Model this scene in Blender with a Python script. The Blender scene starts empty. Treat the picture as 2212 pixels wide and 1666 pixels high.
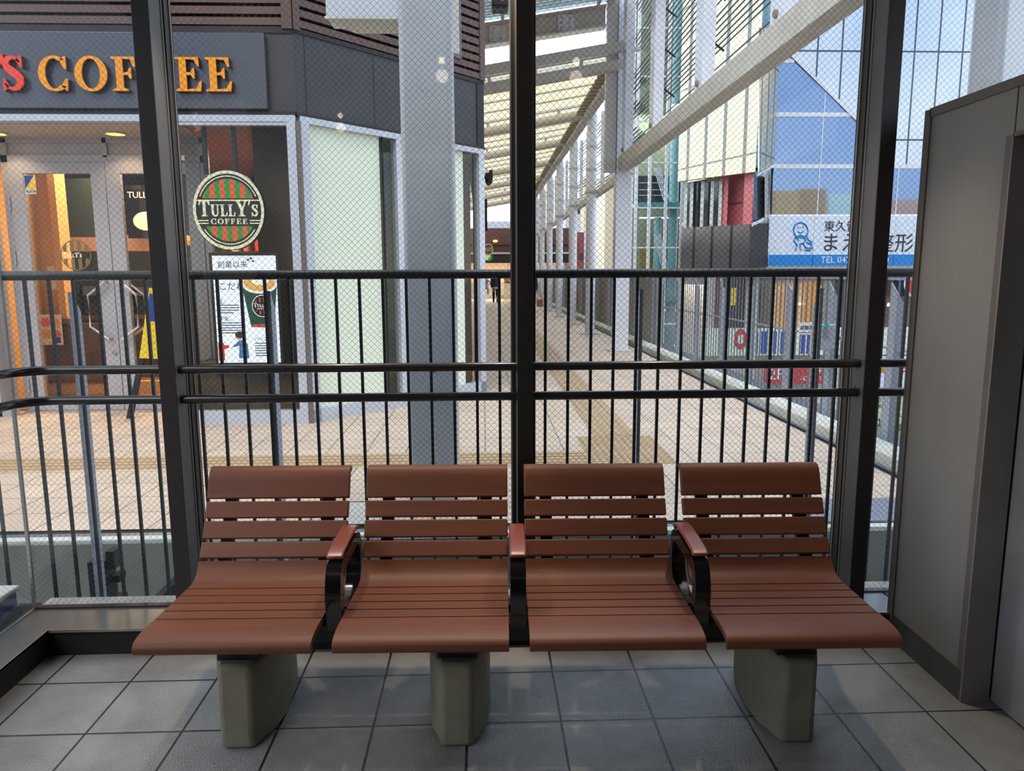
import bpy, bmesh, math, random
from mathutils import Vector, Matrix
random.seed(7)
C = bpy.context.scene.collection
S = bpy.context.scene

# ------------------------------------------------------------------ camera
F_PX, PITCH, ROLL, YAW, CAM_H = 1595.2, .15067, -.00414, .03747, 1.426
def cam_axes():
    cy, sy = math.cos(YAW), math.sin(YAW)
    a = Matrix(((cy, -sy, 0), (0, 0, -1), (sy, cy, 0)))
    cp, sp = math.cos(PITCH), math.sin(PITCH)
    b = Matrix(((1, 0, 0), (0, cp, -sp), (0, sp, cp)))
    c, s = math.cos(ROLL), math.sin(ROLL)
    q = Matrix(((c, -s, 0), (s, c, 0), (0, 0, 1)))
    return q @ b @ a
AX = cam_axes()
cam = bpy.data.objects.new('camera', bpy.data.cameras.new('camera'))
C.objects.link(cam)
cam.data.sensor_fit = 'HORIZONTAL'
cam.data.sensor_width = 36
cam.data.lens = 36 * F_PX / 2212
cam.data.clip_start = .05
cam.data.clip_end = 500
r, d, f = Vector(AX[0]), Vector(AX[1]), Vector(AX[2])
cam.matrix_world = Matrix(((r.x, -d.x, -f.x, 0), (r.y, -d.y, -f.y, 0), (r.z, -d.z, -f.z, CAM_H), (0, 0, 0, 1)))
S.camera = cam
def at(u, v, y):
    """point of the plane at distance y that stands at photo pixel (u, v)"""
    ray = AX.transposed() @ Vector(((u - 1106) / F_PX, (v - 833) / F_PX, 1))
    return Vector((0, 0, CAM_H)) + ray * (y / ray.y)

# ------------------------------------------------------------------ sky, exposure
S.view_settings.view_transform = 'Standard'
S.view_settings.look = 'None'
S.view_settings.gamma = 1
S.view_settings.exposure = 0.36
S.view_settings.use_curve_mapping = False
S.cycles.max_bounces = 12
S.cycles.transparent_max_bounces = 24
S.cycles.use_denoising = True
S.cycles.caustics_reflective = False
S.cycles.caustics_refractive = False
w = bpy.data.worlds.new('sky'); S.world = w; w.use_nodes = True
nt = w.node_tree; N = nt.nodes; Lk = nt.links
bg = N['Background']
tc = N.new('ShaderNodeTexCoord'); sp = N.new('ShaderNodeSeparateXYZ')
Lk.new(tc.outputs['Generated'], sp.inputs[0])
cr = N.new('ShaderNodeValToRGB'); e = cr.color_ramp.elements
e[0].position = 0; e[0].color = (.32, .33, .35, 1)
e[1].position = 1; e[1].color = (.60, .68, .80, 1)
for p, c in ((.49, (.40, .40, .40, 1)), (.505, (1.0, .90, .70, 1)), (.56, (.62, .76, .93, 1)), (.66, (.48, .66, .94, 1))):
    k = e.new(p); k.color = c
mr = N.new('ShaderNodeMath'); mr.operation = 'MULTIPLY_ADD'
mr.inputs[1].default_value = .5; mr.inputs[2].default_value = .5
Lk.new(sp.outputs['Z'], mr.inputs[0]); Lk.new(mr.outputs[0], cr.inputs[0])
nz = N.new('ShaderNodeTexNoise'); nz.inputs['Scale'].default_value = 2.6; nz.inputs['Detail'].default_value = 5
Lk.new(tc.outputs['Generated'], nz.inputs['Vector'])
c2 = N.new('ShaderNodeValToRGB'); c2.color_ramp.elements[0].position = .50; c2.color_ramp.elements[1].position = .70
Lk.new(nz.outputs['Fac'], c2.inputs[0])
gt = N.new('ShaderNodeMath'); gt.operation = 'GREATER_THAN'; gt.inputs[1].default_value = 0
Lk.new(sp.outputs['Z'], gt.inputs[0])
mu = N.new('ShaderNodeMath'); mu.operation = 'MULTIPLY'
Lk.new(c2.outputs[0], mu.inputs[0]); Lk.new(gt.outputs[0], mu.inputs[1])
mx = N.new('ShaderNodeMix'); mx.data_type = 'RGBA'
Lk.new(mu.outputs[0], mx.inputs['Factor']); Lk.new(cr.outputs[0], mx.inputs['A'])
mx.inputs['B'].default_value = (1.1, 1.1, 1.08, 1)
Lk.new(mx.outputs['Result'], bg.inputs['Color'])
my = N.new('ShaderNodeMath'); my.operation = 'MULTIPLY_ADD'          # the bright side of the sky lies ahead
my.inputs[1].default_value = 1.4; my.inputs[2].default_value = 2.2
Lk.new(sp.outputs['Y'], my.inputs[0]); Lk.new(my.outputs[0], bg.inputs['Strength'])
bg.inputs['Strength'].default_value = 2.0

# ------------------------------------------------------------------ lamps of the place, one added over the bench
def light(name, kind, loc, energy, color, size=.1, rot=(0, 0, 0), sy=None, spot=None):
    l = bpy.data.lights.new(name, kind); l.energy = energy; l.color = color
    if kind == 'AREA':
        l.size = size
        if sy: l.shape = 'RECTANGLE'; l.size_y = sy
    else:
        l.shadow_soft_size = size
    if spot: l.spot_size = spot; l.spot_blend = .6
    o = bpy.data.objects.new(name, l); o.location = loc; o.rotation_euler = rot
    C.objects.link(o); return o
sun = light('sun', 'SUN', (20, -20, 30), 0.9, (1, .93, .82), rot=(math.radians(48), 0, math.radians(-28)))
sun.data.angle = math.radians(25)
WARM = (1, .74, .46)
LAMPS = [(-.25, .80), (.60, .80), (-1.2, -.86), (-.84, 2.76), (1.0, 2.74), (.08, 2.76)]  # the last one is added, to brighten the seats and the floor
for i, (x, y) in enumerate(LAMPS):
    if i < 3: light('room_lamp_light', 'POINT', (x, y, 2.66), .6, (1, .86, .70), .04)
    else: light('room_lamp_light', 'SPOT', (x, y, 2.70), 42, (1, .84, .66), .04, rot=(math.radians(-12), 0, 0), spot=math.radians(66))
light('shop_light', 'AREA', (-3.6, 9.6, 2.75), 150, WARM, 2.6, sy=1.8)
light('shop_light', 'AREA', (-2.0, 9.4, 2.7), 6, (1, .74, .45), 1.0, sy=1.0)
light('porch_light', 'SPOT', (-4.68, 7.6, 2.77), 14, (1, .72, .42), .05, spot=2.2)
light('porch_light', 'SPOT', (-3.55, 7.6, 2.77), 14, (1, .72, .42), .05, spot=2.2)
light('far_shop_light', 'AREA', (.6, 43, 2.0), 260, (1, .75, .45), 2.5)
light('tower_light', 'AREA', (9.0, 37.8, 9.5), 140, (.95, 1, .85), 2.5)
light('store_light', 'AREA', (10.5, 33, .9), 200, (1, .8, .58), 3.5)

# ------------------------------------------------------------------ materials
def lin(c):
    return tuple(((v / 255) / 12.92 if v / 255 <= .04045 else ((v / 255 + .055) / 1.055) ** 2.4) for v in c) + (1,)
MATS = {}
def mat(name, rgb, rough=.6, metal=0., vary=.08, scale=6., bump=0., bscale=80., spec=.5, emit=None, es=1., coat=0., stretch=(1, 1, 1)):
    m = bpy.data.materials.new(name); m.use_nodes = True
    n, l = m.node_tree.nodes, m.node_tree.links
    b = n['Principled BSDF']
    b.inputs['Roughness'].default_value = rough
    b.inputs['Metallic'].default_value = metal
    b.inputs['Specular IOR Level'].default_value = spec
    b.inputs['Coat Weight'].default_value = coat
    col = lin(rgb)
    t = n.new('ShaderNodeTexCoord'); mp = n.new('ShaderNodeMapping'); mp.inputs['Scale'].default_value = stretch
    l.new(t.outputs['Object'], mp.inputs[0])
    z = n.new('ShaderNodeTexNoise'); z.inputs['Scale'].default_value = scale; z.inputs['Detail'].default_value = 4
    l.new(mp.outputs[0], z.inputs['Vector'])
    r_ = n.new('ShaderNodeValToRGB')
    r_.color_ramp.elements[0].position = .3; r_.color_ramp.elements[1].position = .7
    r_.color_ramp.elements[0].color = tuple(v * (1 - vary) for v in col[:3]) + (1,)
    r_.color_ramp.elements[1].color = tuple(min(1, v * (1 + vary)) for v in col[:3]) + (1,)
    l.new(z.outputs['Fac'], r_.inputs[0]); l.new(r_.outputs[0], b.inputs['Base Color'])
    if bump:
        z2 = n.new('ShaderNodeTexNoise'); z2.inputs['Scale'].default_value = bscale; z2.inputs['Detail'].default_value = 3
        l.new(mp.outputs[0], z2.inputs['Vector'])
        bp = n.new('ShaderNodeBump'); bp.inputs['Strength'].default_value = bump; bp.inputs['Distance'].default_value = .004
        l.new(z2.outputs['Fac'], bp.inputs['Height']); l.new(bp.outputs[0], b.inputs['Normal'])
    if emit:
        b.inputs['Emission Color'].default_value = lin(emit); b.inputs['Emission Strength'].default_value = es
    MATS[name] = m
    return m
def tile_mat(name, rgb, joint, w_, h_, off=(0, 0), mort=.006, rough=.5, bump=.3, bscale=160, vary=.2, stain=.3, spec=.5):
    m = mat(name, rgb, rough, vary=vary, scale=3, bump=bump, bscale=bscale, spec=spec)
    n, l = m.node_tree.nodes, m.node_tree.links
    b = n['Principled BSDF']; base = b.inputs['Base Color'].links[0].from_socket
    t = [x for x in n if x.type == 'TEX_COORD'][0]
    mp = n.new('ShaderNodeMapping'); mp.inputs['Location'].default_value = (-off[0], -off[1], 0)
    l.new(t.outputs['Object'], mp.inputs[0])
    br = n.new('ShaderNodeTexBrick'); br.offset = 0; br.squash = 1
    br.inputs['Scale'].default_value = 1; br.inputs['Brick Width'].default_value = w_; br.inputs['Row Height'].default_value = h_
    br.inputs['Mortar Size'].default_value = mort; br.inputs['Mortar Smooth'].default_value = .1
    br.inputs['Color1'].default_value = (1, 1, 1, 1); br.inputs['Color2'].default_value = (.9, .9, .9, 1); br.inputs['Mortar'].default_value = (0, 0, 0, 1)
    l.new(mp.outputs[0], br.inputs['Vector'])
    z = n.new('ShaderNodeTexNoise'); z.inputs['Scale'].default_value = 1.3; z.inputs['Detail'].default_value = 6; z.inputs['Roughness'].default_value = .65
    l.new(t.outputs['Object'], z.inputs['Vector'])
    cr_ = n.new('ShaderNodeValToRGB'); cr_.color_ramp.elements[0].position = .35; cr_.color_ramp.elements[1].position = .6
    cr_.color_ramp.elements[0].color = (1 - stain,) * 3 + (1,); cr_.color_ramp.elements[1].color = (1, 1, 1, 1)
    l.new(z.outputs['Fac'], cr_.inputs[0])
    m1 = n.new('ShaderNodeMix'); m1.data_type = 'RGBA'; m1.blend_type = 'MULTIPLY'; m1.inputs['Factor'].default_value = 1
    l.new(base, m1.inputs['A']); l.new(cr_.outputs[0], m1.inputs['B'])
    m3 = n.new('ShaderNodeMix'); m3.data_type = 'RGBA'; m3.blend_type = 'MULTIPLY'; m3.inputs['Factor'].default_value = 1
    l.new(m1.outputs['Result'], m3.inputs['A']); l.new(br.outputs['Color'], m3.inputs['B'])
    m2 = n.new('ShaderNodeMix'); m2.data_type = 'RGBA'
    l.new(br.outputs['Fac'], m2.inputs['Factor']); l.new(m3.outputs['Result'], m2.inputs['A']); m2.inputs['B'].default_value = lin(joint)
    l.new(m2.outputs['Result'], b.inputs['Base Color'])
    return m
def panel_mat(name, rgb, joint, w_, h_, off=(0, 0, 0), axis='XZ', mort=.02, **kw):
    """metal sheets with seams, on a wall seen as (axis0, axis1)"""
    m = mat(name, rgb, **kw)
    n, l = m.node_tree.nodes, m.node_tree.links
    b = n['Principled BSDF']; base = b.inputs['Base Color'].links[0].from_socket
    t = [x for x in n if x.type == 'TEX_COORD'][0]
    s_ = n.new('ShaderNodeSeparateXYZ'); cb = n.new('ShaderNodeCombineXYZ')
    l.new(t.outputs['Object'], s_.inputs[0])
    for i, a in enumerate(axis): l.new(s_.outputs[a], cb.inputs[i])
    mp = n.new('ShaderNodeMapping'); mp.inputs['Location'].default_value = (-off[0], -off[1], 0)
    l.new(cb.outputs[0], mp.inputs[0])
    br = n.new('ShaderNodeTexBrick'); br.offset = 0
    br.inputs['Scale'].default_value = 1; br.inputs['Brick Width'].default_value = w_; br.inputs['Row Height'].default_value = h_
    br.inputs['Mortar Size'].default_value = mort; br.inputs['Mortar Smooth'].default_value = 0
    l.new(mp.outputs[0], br.inputs['Vector'])
    m2 = n.new('ShaderNodeMix'); m2.data_type = 'RGBA'
    l.new(br.outputs['Fac'], m2.inputs['Factor']); l.new(base, m2.inputs['A']); m2.inputs['B'].default_value = lin(joint)
    l.new(m2.outputs['Result'], b.inputs['Base Color'])
    return m
def glass_mat(name, tint=(1, 1, 1), refl=.06, wires=None, pitch=.0242, rough=.0, frost=0., frost_rgb=(200, 210, 200), wire_w=.032):
    m = bpy.data.materials.new(name); m.use_nodes = True
    n, l = m.node_tree.nodes, m.node_tree.links
    n.remove(n['Principled BSDF']); out = n['Material Output']
    tr = n.new('ShaderNodeBsdfTransparent'); tr.inputs[0].default_value = tint + (1,)
    gl = n.new('ShaderNodeBsdfGlossy'); gl.inputs['Roughness'].default_value = rough; gl.inputs['Color'].default_value = (1, 1, 1, 1)
    lw = n.new('ShaderNodeLayerWeight'); lw.inputs['Blend'].default_value = .12
    ma = n.new('ShaderNodeMath'); ma.operation = 'MULTIPLY_ADD'; ma.inputs[1].default_value = .35; ma.inputs[2].default_value = refl
    l.new(lw.outputs['Fresnel'], ma.inputs[0])
    if refl == 0:
        ma.inputs[1].default_value = 0
    mi = n.new('ShaderNodeMixShader')
    l.new(ma.outputs[0], mi.inputs[0]); l.new(tr.outputs[0], mi.inputs[1]); l.new(gl.outputs[0], mi.inputs[2])
    last = mi
    if frost:
        df = n.new('ShaderNodeBsdfPrincipled'); df.inputs['Base Color'].default_value = lin(frost_rgb); df.inputs['Roughness'].default_value = .5
        tl = n.new('ShaderNodeBsdfTranslucent'); tl.inputs[0].default_value = lin(frost_rgb)
        md = n.new('ShaderNodeMixShader'); md.inputs[0].default_value = .0; l.new(df.outputs[0], md.inputs[1]); l.new(tl.outputs[0], md.inputs[2])
        m3 = n.new('ShaderNodeMixShader'); m3.inputs[0].default_value = frost
        l.new(last.outputs[0], m3.inputs[1]); l.new(md.outputs[0], m3.inputs[2]); last = m3
    if wires:
        t = n.new('ShaderNodeTexCoord'); s_ = n.new('ShaderNodeSeparateXYZ'); l.new(t.outputs['Object'], s_.inputs[0])
        def math_(op, a, b_=None, c_=None):
            q = n.new('ShaderNodeMath'); q.operation = op
            for i, v in enumerate((a, b_, c_)):
                if v is None: continue
                if isinstance(v, (int, float)): q.inputs[i].default_value = v
                else: l.new(v, q.inputs[i])
            return q.outputs[0]
        a, b_ = s_.outputs[wires[0]], s_.outputs[wires[1]]
        zz = n.new('ShaderNodeTexNoise'); zz.inputs['Scale'].default_value = 5; l.new(t.outputs['Object'], zz.inputs['Vector'])
        wob = math_('MULTIPLY_ADD', zz.outputs['Fac'], .006, 0)
        k1 = math_('ABSOLUTE', math_('SUBTRACT', math_('FRACT', math_('DIVIDE', math_('ADD', math_('ADD', a, b_), wob), pitch)), .5))
        k2 = math_('ABSOLUTE', math_('SUBTRACT', math_('FRACT', math_('DIVIDE', math_('SUBTRACT', math_('SUBTRACT', a, b_), wob), pitch)), .5))
        mask = math_('LESS_THAN', math_('MINIMUM', k1, k2), wire_w / 2)
        wb = n.new('ShaderNodeBsdfPrincipled'); wb.inputs['Base Color'].default_value = (.15, .15, .155, 1); wb.inputs['Roughness'].default_value = .45; wb.inputs['Metallic'].default_value = .5
        m4 = n.new('ShaderNodeMixShader'); l.new(mask, m4.inputs[0]); l.new(last.outputs[0], m4.inputs[1]); l.new(wb.outputs[0], m4.inputs[2]); last = m4
    l.new(last.outputs[0], out.inputs[0])
    MATS[name] = m
    return m
def emis(name, rgb, s):
    return mat(name, rgb, .5, emit=rgb, es=s, vary=0)

mat('post_paint', (52, 44, 42), .45, vary=.12, scale=30)
mat('post_side', (104, 102, 102), .5, metal=.3)
mat('bead', (168, 164, 158), .35, metal=.6)
mat('bar_paint', (46, 44, 43), .22, vary=.1, scale=20, coat=.3)
mat('rail_paint', (34, 42, 48), .4, vary=.2, scale=30)
mat('galv', (168, 176, 190), .5, metal=.35, vary=.16, scale=40)
mat('galv_dull', (120, 128, 140), .5, metal=.3, vary=.1)
mat('sill_metal', (122, 120, 116), .28, metal=.4, vary=.1, scale=8)
mat('curb_dark', (30, 25, 22), .7, vary=.2)
mat('concrete_side', (104, 108, 104), .85, vary=.2)
mat('stone', (176, 170, 158), .7, vary=.25, scale=14, bump=.2)
tile_mat('room_tile', (166, 163, 158), (36, 34, 30), .3, .3, (-1.565, 2.480), .0042, rough=.27, bump=.9, bscale=170, vary=.16, stain=.42, spec=1.0)
tile_mat('deck_tile', (216, 192, 168), (120, 112, 104), .32, .32, (.0, 4.09), .0045, rough=.6, bump=.1, vary=.05, stain=.08)
mat('tactile', (184, 156, 120), .6, vary=.1)
mat('ceil_white', (120, 118, 116), .8)
mat('back_wall', (62, 58, 56), .8)
mat('partition', (146, 141, 135), .42, vary=.07, scale=4, stretch=(1, 1, .4))
mat('partition_trim', (112, 103, 97), .45)
mat('partition_low', (82, 84, 80), .55, vary=.2, scale=9)
mat('jamb', (140, 130, 126), .5)
mat('door_paint', (150, 144, 142), .4, vary=.1)
mat('black_glass', (14, 10, 12), .1)
mat('chrome', (210, 210, 210), .12, metal=1)
mat('seat_plastic', (118, 66, 42), .52, vary=.13, scale=26, bump=.22, bscale=45, stretch=(.06, 1, 1))
mat('pad', (142, 74, 60), .3, vary=.06)
mat('arm_black', (24, 22, 22), .16, coat=.5)
mat('bracket_black', (22, 20, 19), .5)
mat('foot_concrete', (136, 130, 112), .75, vary=.18, scale=7, bump=.2, bscale=120)
glass_mat('wire_glass', refl=.012, wires='XZ')
glass_mat('wire_glass_side', refl=.03, wires='YZ')
glass_mat('clear_glass', refl=.05)
glass_mat('shop_glass', tint=(.93, .94, .93), refl=.012)
glass_mat('frosted_glass', tint=(.75, .85, .78), refl=.10, frost=.93, frost_rgb=(240, 252, 230))

# ------------------------------------------------------------------ mesh helpers
class MB:
    def __init__(s): s.bm = bmesh.new()
    def box(s, x0, x1, y0, y1, z0, z1):
        v = [s.bm.verts.new(p) for p in ((x0, y0, z0), (x1, y0, z0), (x1, y1, z0), (x0, y1, z0), (x0, y0, z1), (x1, y0, z1), (x1, y1, z1), (x0, y1, z1))]
        for q in ((3, 2, 1, 0), (4, 5, 6, 7), (0, 1, 5, 4), (1, 2, 6, 5), (2, 3, 7, 6), (3, 0, 4, 7)):
            s.bm.faces.new([v[i] for i in q])
        return s
    def prism(s, pts, ext):
        ext = Vector(ext)
        a = [s.bm.verts.new(Vector(p)) for p in pts]; b = [s.bm.verts.new(Vector(p) + ext) for p in pts]
        n = len(a)
        s.bm.faces.new(a); s.bm.faces.new(b[::-1])
        for i in range(n): s.bm.faces.new((a[i], b[i], b[(i + 1) % n], a[(i + 1) % n]))
        return s
    def strip(s, A, B, ext, closed=False):
        """band between two matching point rows, given thickness ext"""
        ext = Vector(ext); n = len(A)
        r0 = [s.bm.verts.new(Vector(p)) for p in A]; r1 = [s.bm.verts.new(Vector(p)) for p in B]
        r2 = [s.bm.verts.new(Vector(p) + ext) for p in A]; r3 = [s.bm.verts.new(Vector(p) + ext) for p in B]
        for i in range(n if closed else n - 1):
            j = (i + 1) % n
            for q in ((r0[i], r0[j], r1[j], r1[i]), (r2[i], r3[i], r3[j], r2[j]), (r0[i], r2[i], r2[j], r0[j]), (r1[i], r1[j], r3[j], r3[i])):
                s.bm.faces.new(q)
        if not closed:
            s.bm.faces.new((r0[0], r1[0], r3[0], r2[0])); s.bm.faces.new((r0[-1], r2[-1], r3[-1], r1[-1]))
        return s
    def tube(s, pts, rad, seg=10, closed=False, cap=True):
        pts = [Vector(p) for p in pts]; n = len(pts); rings = []
        up = Vector((0, 0, 1))
        for i, p in enumerate(pts):
            if closed: t = (pts[(i + 1) % n] - pts[i - 1])
            else: t = (pts[min(i + 1, n - 1)] - pts[max(i - 1, 0)])
            t.normalize()
            a = t.cross(up)
            if a.length < 1e-3: a = t.cross(Vector((0, 1, 0)))
            a.normalize(); b = a.cross(t)
            rr = rad[i] if isinstance(rad, (list, tuple)) else rad
            rings.append([s.bm.verts.new(p + a * rr * math.cos(2 * math.pi * k / seg) + b * rr * math.sin(2 * math.pi * k / seg)) for k in range(seg)])
        for i in range(n if closed else n - 1):
            A, B = rings[i], rings[(i + 1) % n]
            for k in range(seg): s.bm.faces.new((A[k], A[(k + 1) % seg], B[(k + 1) % seg], B[k]))
        if cap and not closed:
            s.bm.faces.new(rings[0][::-1]); s.bm.faces.new(rings[-1])
        return s
    def bar(s, p, q, wdt, hgt, side=None):
        """square bar from p to q"""
        p, q = Vector(p), Vector(q); t = (q - p).normalized()
        a = Vector(side) if side else t.cross(Vector((0, 0, 1)))
        if a.length < 1e-3: a = Vector((1, 0, 0))
        a = (a - t * a.dot(t)).normalized(); b = t.cross(a)
        c = [p + a * sx * wdt / 2 + b * sy * hgt / 2 for sx, sy in ((-1, -1), (1, -1), (1, 1), (-1, 1))]
        return s.prism(c, q - p)
    def ball(s, c, rx, ry=None, rz=None, u=14, v=10):
        ry = ry or rx; rz = rz or rx
        m = Matrix.Translation(Vector(c)) @ Matrix.Diagonal((rx, ry, rz, 1))
        bmesh.ops.create_uvsphere(s.bm, u_segments=u, v_segments=v, radius=1, matrix=m)
        return s
def root_inv(o):
    m = Matrix.Identity(4); p = o
    while p is not None:
        m = p.matrix_basis @ m; p = p.parent
    return m.inverted()
def _build(s, name, m, parent=None, bevel=0, smooth=False, local=False):
    if parent is not None and not local: s.bm.transform(root_inv(parent))
    bmesh.ops.recalc_face_normals(s.bm, faces=s.bm.faces)
    me = bpy.data.meshes.new(name); s.bm.to_mesh(me); s.bm.free()
    me.materials.append(MATS[m] if isinstance(m, str) else m)
    o = bpy.data.objects.new(name, me); C.objects.link(o)
    if parent is not None: o.parent = parent
    if bevel:
        b = o.modifiers.new('bevel', 'BEVEL'); b.width = bevel; b.segments = 2; b.limit_method = 'ANGLE'; b.angle_limit = math.radians(40)
    if smooth or bevel:
        me.shade_smooth(); me.set_sharp_from_angle(angle=math.radians(38))
    return o
MB.build = _build
def tag(o, label=None, cat=None, group=None, kind=None):
    if label: o['label'] = label
    if cat: o['category'] = cat
    if group: o['group'] = group
    if kind: o['kind'] = kind
    return o
def thing(name, label, cat, loc=(0, 0, 0), rz=0, group=None, kind=None):
    o = bpy.data.objects.new(name, None); o.empty_display_size = .1; C.objects.link(o)
    o.location = loc; o.rotation_euler = (0, 0, rz)
    o.matrix_basis = Matrix.Translation(Vector(loc)) @ Matrix.Rotation(rz, 4, 'Z')
    return tag(o, label, cat, group, kind)
def copy_tree(o, parent=None):
    c = o.copy(); C.objects.link(c)
    if parent is not None: c.parent = parent
    for k in [x for x in bpy.data.objects if x.parent == o]: copy_tree(k, c)
    return c
def struct(name, mb, m, label, cat, **kw):
    return tag(mb.build(name, m, **kw), label, cat, kind='structure')
def text(name, body, m, org, U, V, h, parent=None, depth=.004, align='LEFT', bold=0., spacing=1.):
    """flat lettering on the wall spanned by unit vectors U (right) and V (up)"""
    cu = bpy.data.curves.new(name, 'FONT'); cu.body = body; cu.size = h; cu.extrude = depth; cu.align_x = align; cu.offset = bold
    cu.space_character = spacing; cu.resolution_u = 3
    t = bpy.data.objects.new(name + '_curve', cu); C.objects.link(t)
    bpy.context.view_layer.update()
    me = bpy.data.meshes.new_from_object(t.evaluated_get(bpy.context.evaluated_depsgraph_get()))
    bpy.data.objects.remove(t); bpy.data.curves.remove(cu)
    U, V = Vector(U).normalized(), Vector(V).normalized(); Nn = U.cross(V)
    mw = Matrix(((U.x, V.x, Nn.x, org[0]), (U.y, V.y, Nn.y, org[1]), (U.z, V.z, Nn.z, org[2]), (0, 0, 0, 1)))
    if parent is not None: mw = root_inv(parent) @ mw
    me.transform(mw)
    me.materials.clear(); me.materials.append(MATS[m])
    o = bpy.data.objects.new(name, me); C.objects.link(o)
    if parent is not None: o.parent = parent
    return o

# ---- serif capitals, cap height 1
def ell(rx, ry, a0, a1, n=26, cx=0, cy=.5):
    return [(cx + rx * math.cos(math.radians(a0 + (a1 - a0) * i / (n - 1))), cy + ry * math.sin(math.radians(a0 + (a1 - a0) * i / (n - 1)))) for i in range(n)]
def spine(pts, wd):
    A, B = [], []
    for i, p in enumerate(pts):
        a = Vector(pts[max(i - 1, 0)]); b = Vector(pts[min(i + 1, len(pts) - 1)]); t = (b - a).normalized(); nn = Vector((-t.y, t.x)); q = Vector(p)
        A.append(tuple(q + nn * wd[i] / 2)); B.append(tuple(q - nn * wd[i] / 2))
    return A, B
GL = {
 'E': (.86, [[(0, 0), (.8, 0), (.84, .30), (.78, .30), (.66, .08), (.36, .06), (.36, .47), (.5, .48), (.57, .37), (.62, .37), (.62, .68), (.57, .68), (.5, .56), (.36, .55), (.36, .94), (.62, .92), (.72, .72), (.78, .72), (.76, 1), (0, 1), (0, .95), (.13, .91), (.13, .09), (0, .05)]], []),
 'F': (.80, [[(0, 0), (.5, 0), (.5, .05), (.36, .09), (.36, .46), (.5, .47), (.57, .36), (.62, .36), (.62, .67), (.57, .67), (.5, .55), (.36, .54), (.36, .94), (.60, .92), (.70, .70), (.76, .70), (.74, 1), (0, 1), (0, .95), (.13, .91), (.13, .09), (0, .05)]], []),
 'T': (.86, [[(.18, 0), (.68, 0), (.68, .05), (.54, .09), (.54, .93), (.68, .91), (.80, .70), (.86, .70), (.84, 1), (.02, 1), (0, .70), (.06, .70), (.18, .91), (.32, .93), (.32, .09), (.18, .05)]], []),
 'L': (.76, [[(0, 0), (.72, 0), (.78, .34), (.72, .34), (.58, .09), (.36, .07), (.36, .91), (.5, .95), (.5, 1), (0, 1), (0, .95), (.13, .91), (.13, .09), (0, .05)]], []),
 'Y': (.92, [[(.2, 0), (.72, 0), (.72, .05), (.57, .09), (.57, .42), (.82, .90), (.94, .95), (.94, 1), (.58, 1), (.58, .95), (.70, .91), (.52, .56), (.32, .91), (.44, .95), (.44, 1), (-.02, 1), (-.02, .95), (.09, .91), (.35, .42), (.35, .09), (.2, .05)]], []),
 'U': (.94, [[(0, 1), (.46, 1), (.46, .95), (.34, .91), (.34, .30), (.40, .14), (.52, .09), (.64, .14), (.71, .30), (.71, .91), (.58, .95), (.58, 1), (.94, 1), (.94, .95), (.82, .91), (.82, .30), (.74, .08), (.56, -.02), (.40, -.02), (.20, .08), (.11, .30), (.11, .91), (0, .95)]], []),
 'O': (1.04, [], [(ell(.52, .52, 0, 360, 40, .52), ell(.29, .44, 0, 360, 40, .52), True)]),
 'C': (.96, [[(.76, .94), (.86, 1.0), (.90, 1.0), (.90, .62), (.84, .62), (.72, .84)], [(.74, .10), (.86, -.01), (.90, -.01), (.93, .34), (.86, .34), (.72, .15)]],
       [(ell(.52, .52, 50, 314, 36, .52), ell(.28, .44, 56, 308, 36, .50), False)]),
 'S': (.74, [[(.55, .96), (.64, 1.01), (.68, 1.01), (.68, .66), (.62, .66), (.48, .88)], [(.04, .34), (.10, .34), (.24, .12), (.14, .04), (.06, -.02), (.02, -.02)]],
       [spine([(.60, .82), (.50, .93), (.36, .96), (.22, .91), (.15, .78), (.20, .66), (.34, .56), (.48, .46), (.58, .35), (.58, .20), (.48, .08), (.32, .04), (.18, .10), (.10, .20)],
              [.06, .09, .11, .17, .22, .24, .25, .25, .25, .22, .17, .11, .09, .06]) + (False,)]),
 "'": (.24, [[(.02, 1.06), (.2, 1.06), (.22, .9), (.06, .66), (.0, .70), (.08, .9)]], []),
}
def glyph(mb, ch, org, U, V, h, wd, ext):
    adv, polys, strips = GL[ch]
    org, U, V = Vector(org), Vector(U), Vector(V)
    P = lambda p: org + U * p[0] * wd + V * p[1] * h
    for pl in polys: mb.prism([P(p) for p in pl], ext)
    for a, b, cl in strips: mb.strip([P(p) for p in a], [P(p) for p in b], ext, cl)
    return adv * wd
def word(mb, s, org, U, V, h, wd, ext, gap=.1, caps=None):
    x = 0; org = Vector(org); U = Vector(U)
    for i, ch in enumerate(s):
        k = 1.0 if not caps or ch in caps[0] and (i in caps[2]) else caps[1]
        x += glyph(mb, ch, org + U * x, U, V, h * k if ch != "'" else h, wd * k, ext) + gap * wd
    return x - gap * wd
def word_len(s, wd, gap=.1, caps=None):
    x = 0
    for i, ch in enumerate(s):
        k = 1.0 if not caps or ch in caps[0] and (i in caps[2]) else caps[1]
        x += GL[ch][0] * wd * k + gap * wd
    return x - gap * wd
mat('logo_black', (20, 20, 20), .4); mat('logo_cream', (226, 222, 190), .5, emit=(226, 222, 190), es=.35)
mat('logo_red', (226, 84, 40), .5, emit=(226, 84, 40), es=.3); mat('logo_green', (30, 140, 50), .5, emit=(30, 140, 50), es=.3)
mat('logo_rust', (150, 62, 44), .5); mat('logo_amber', (196, 140, 50), .5)
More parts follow.
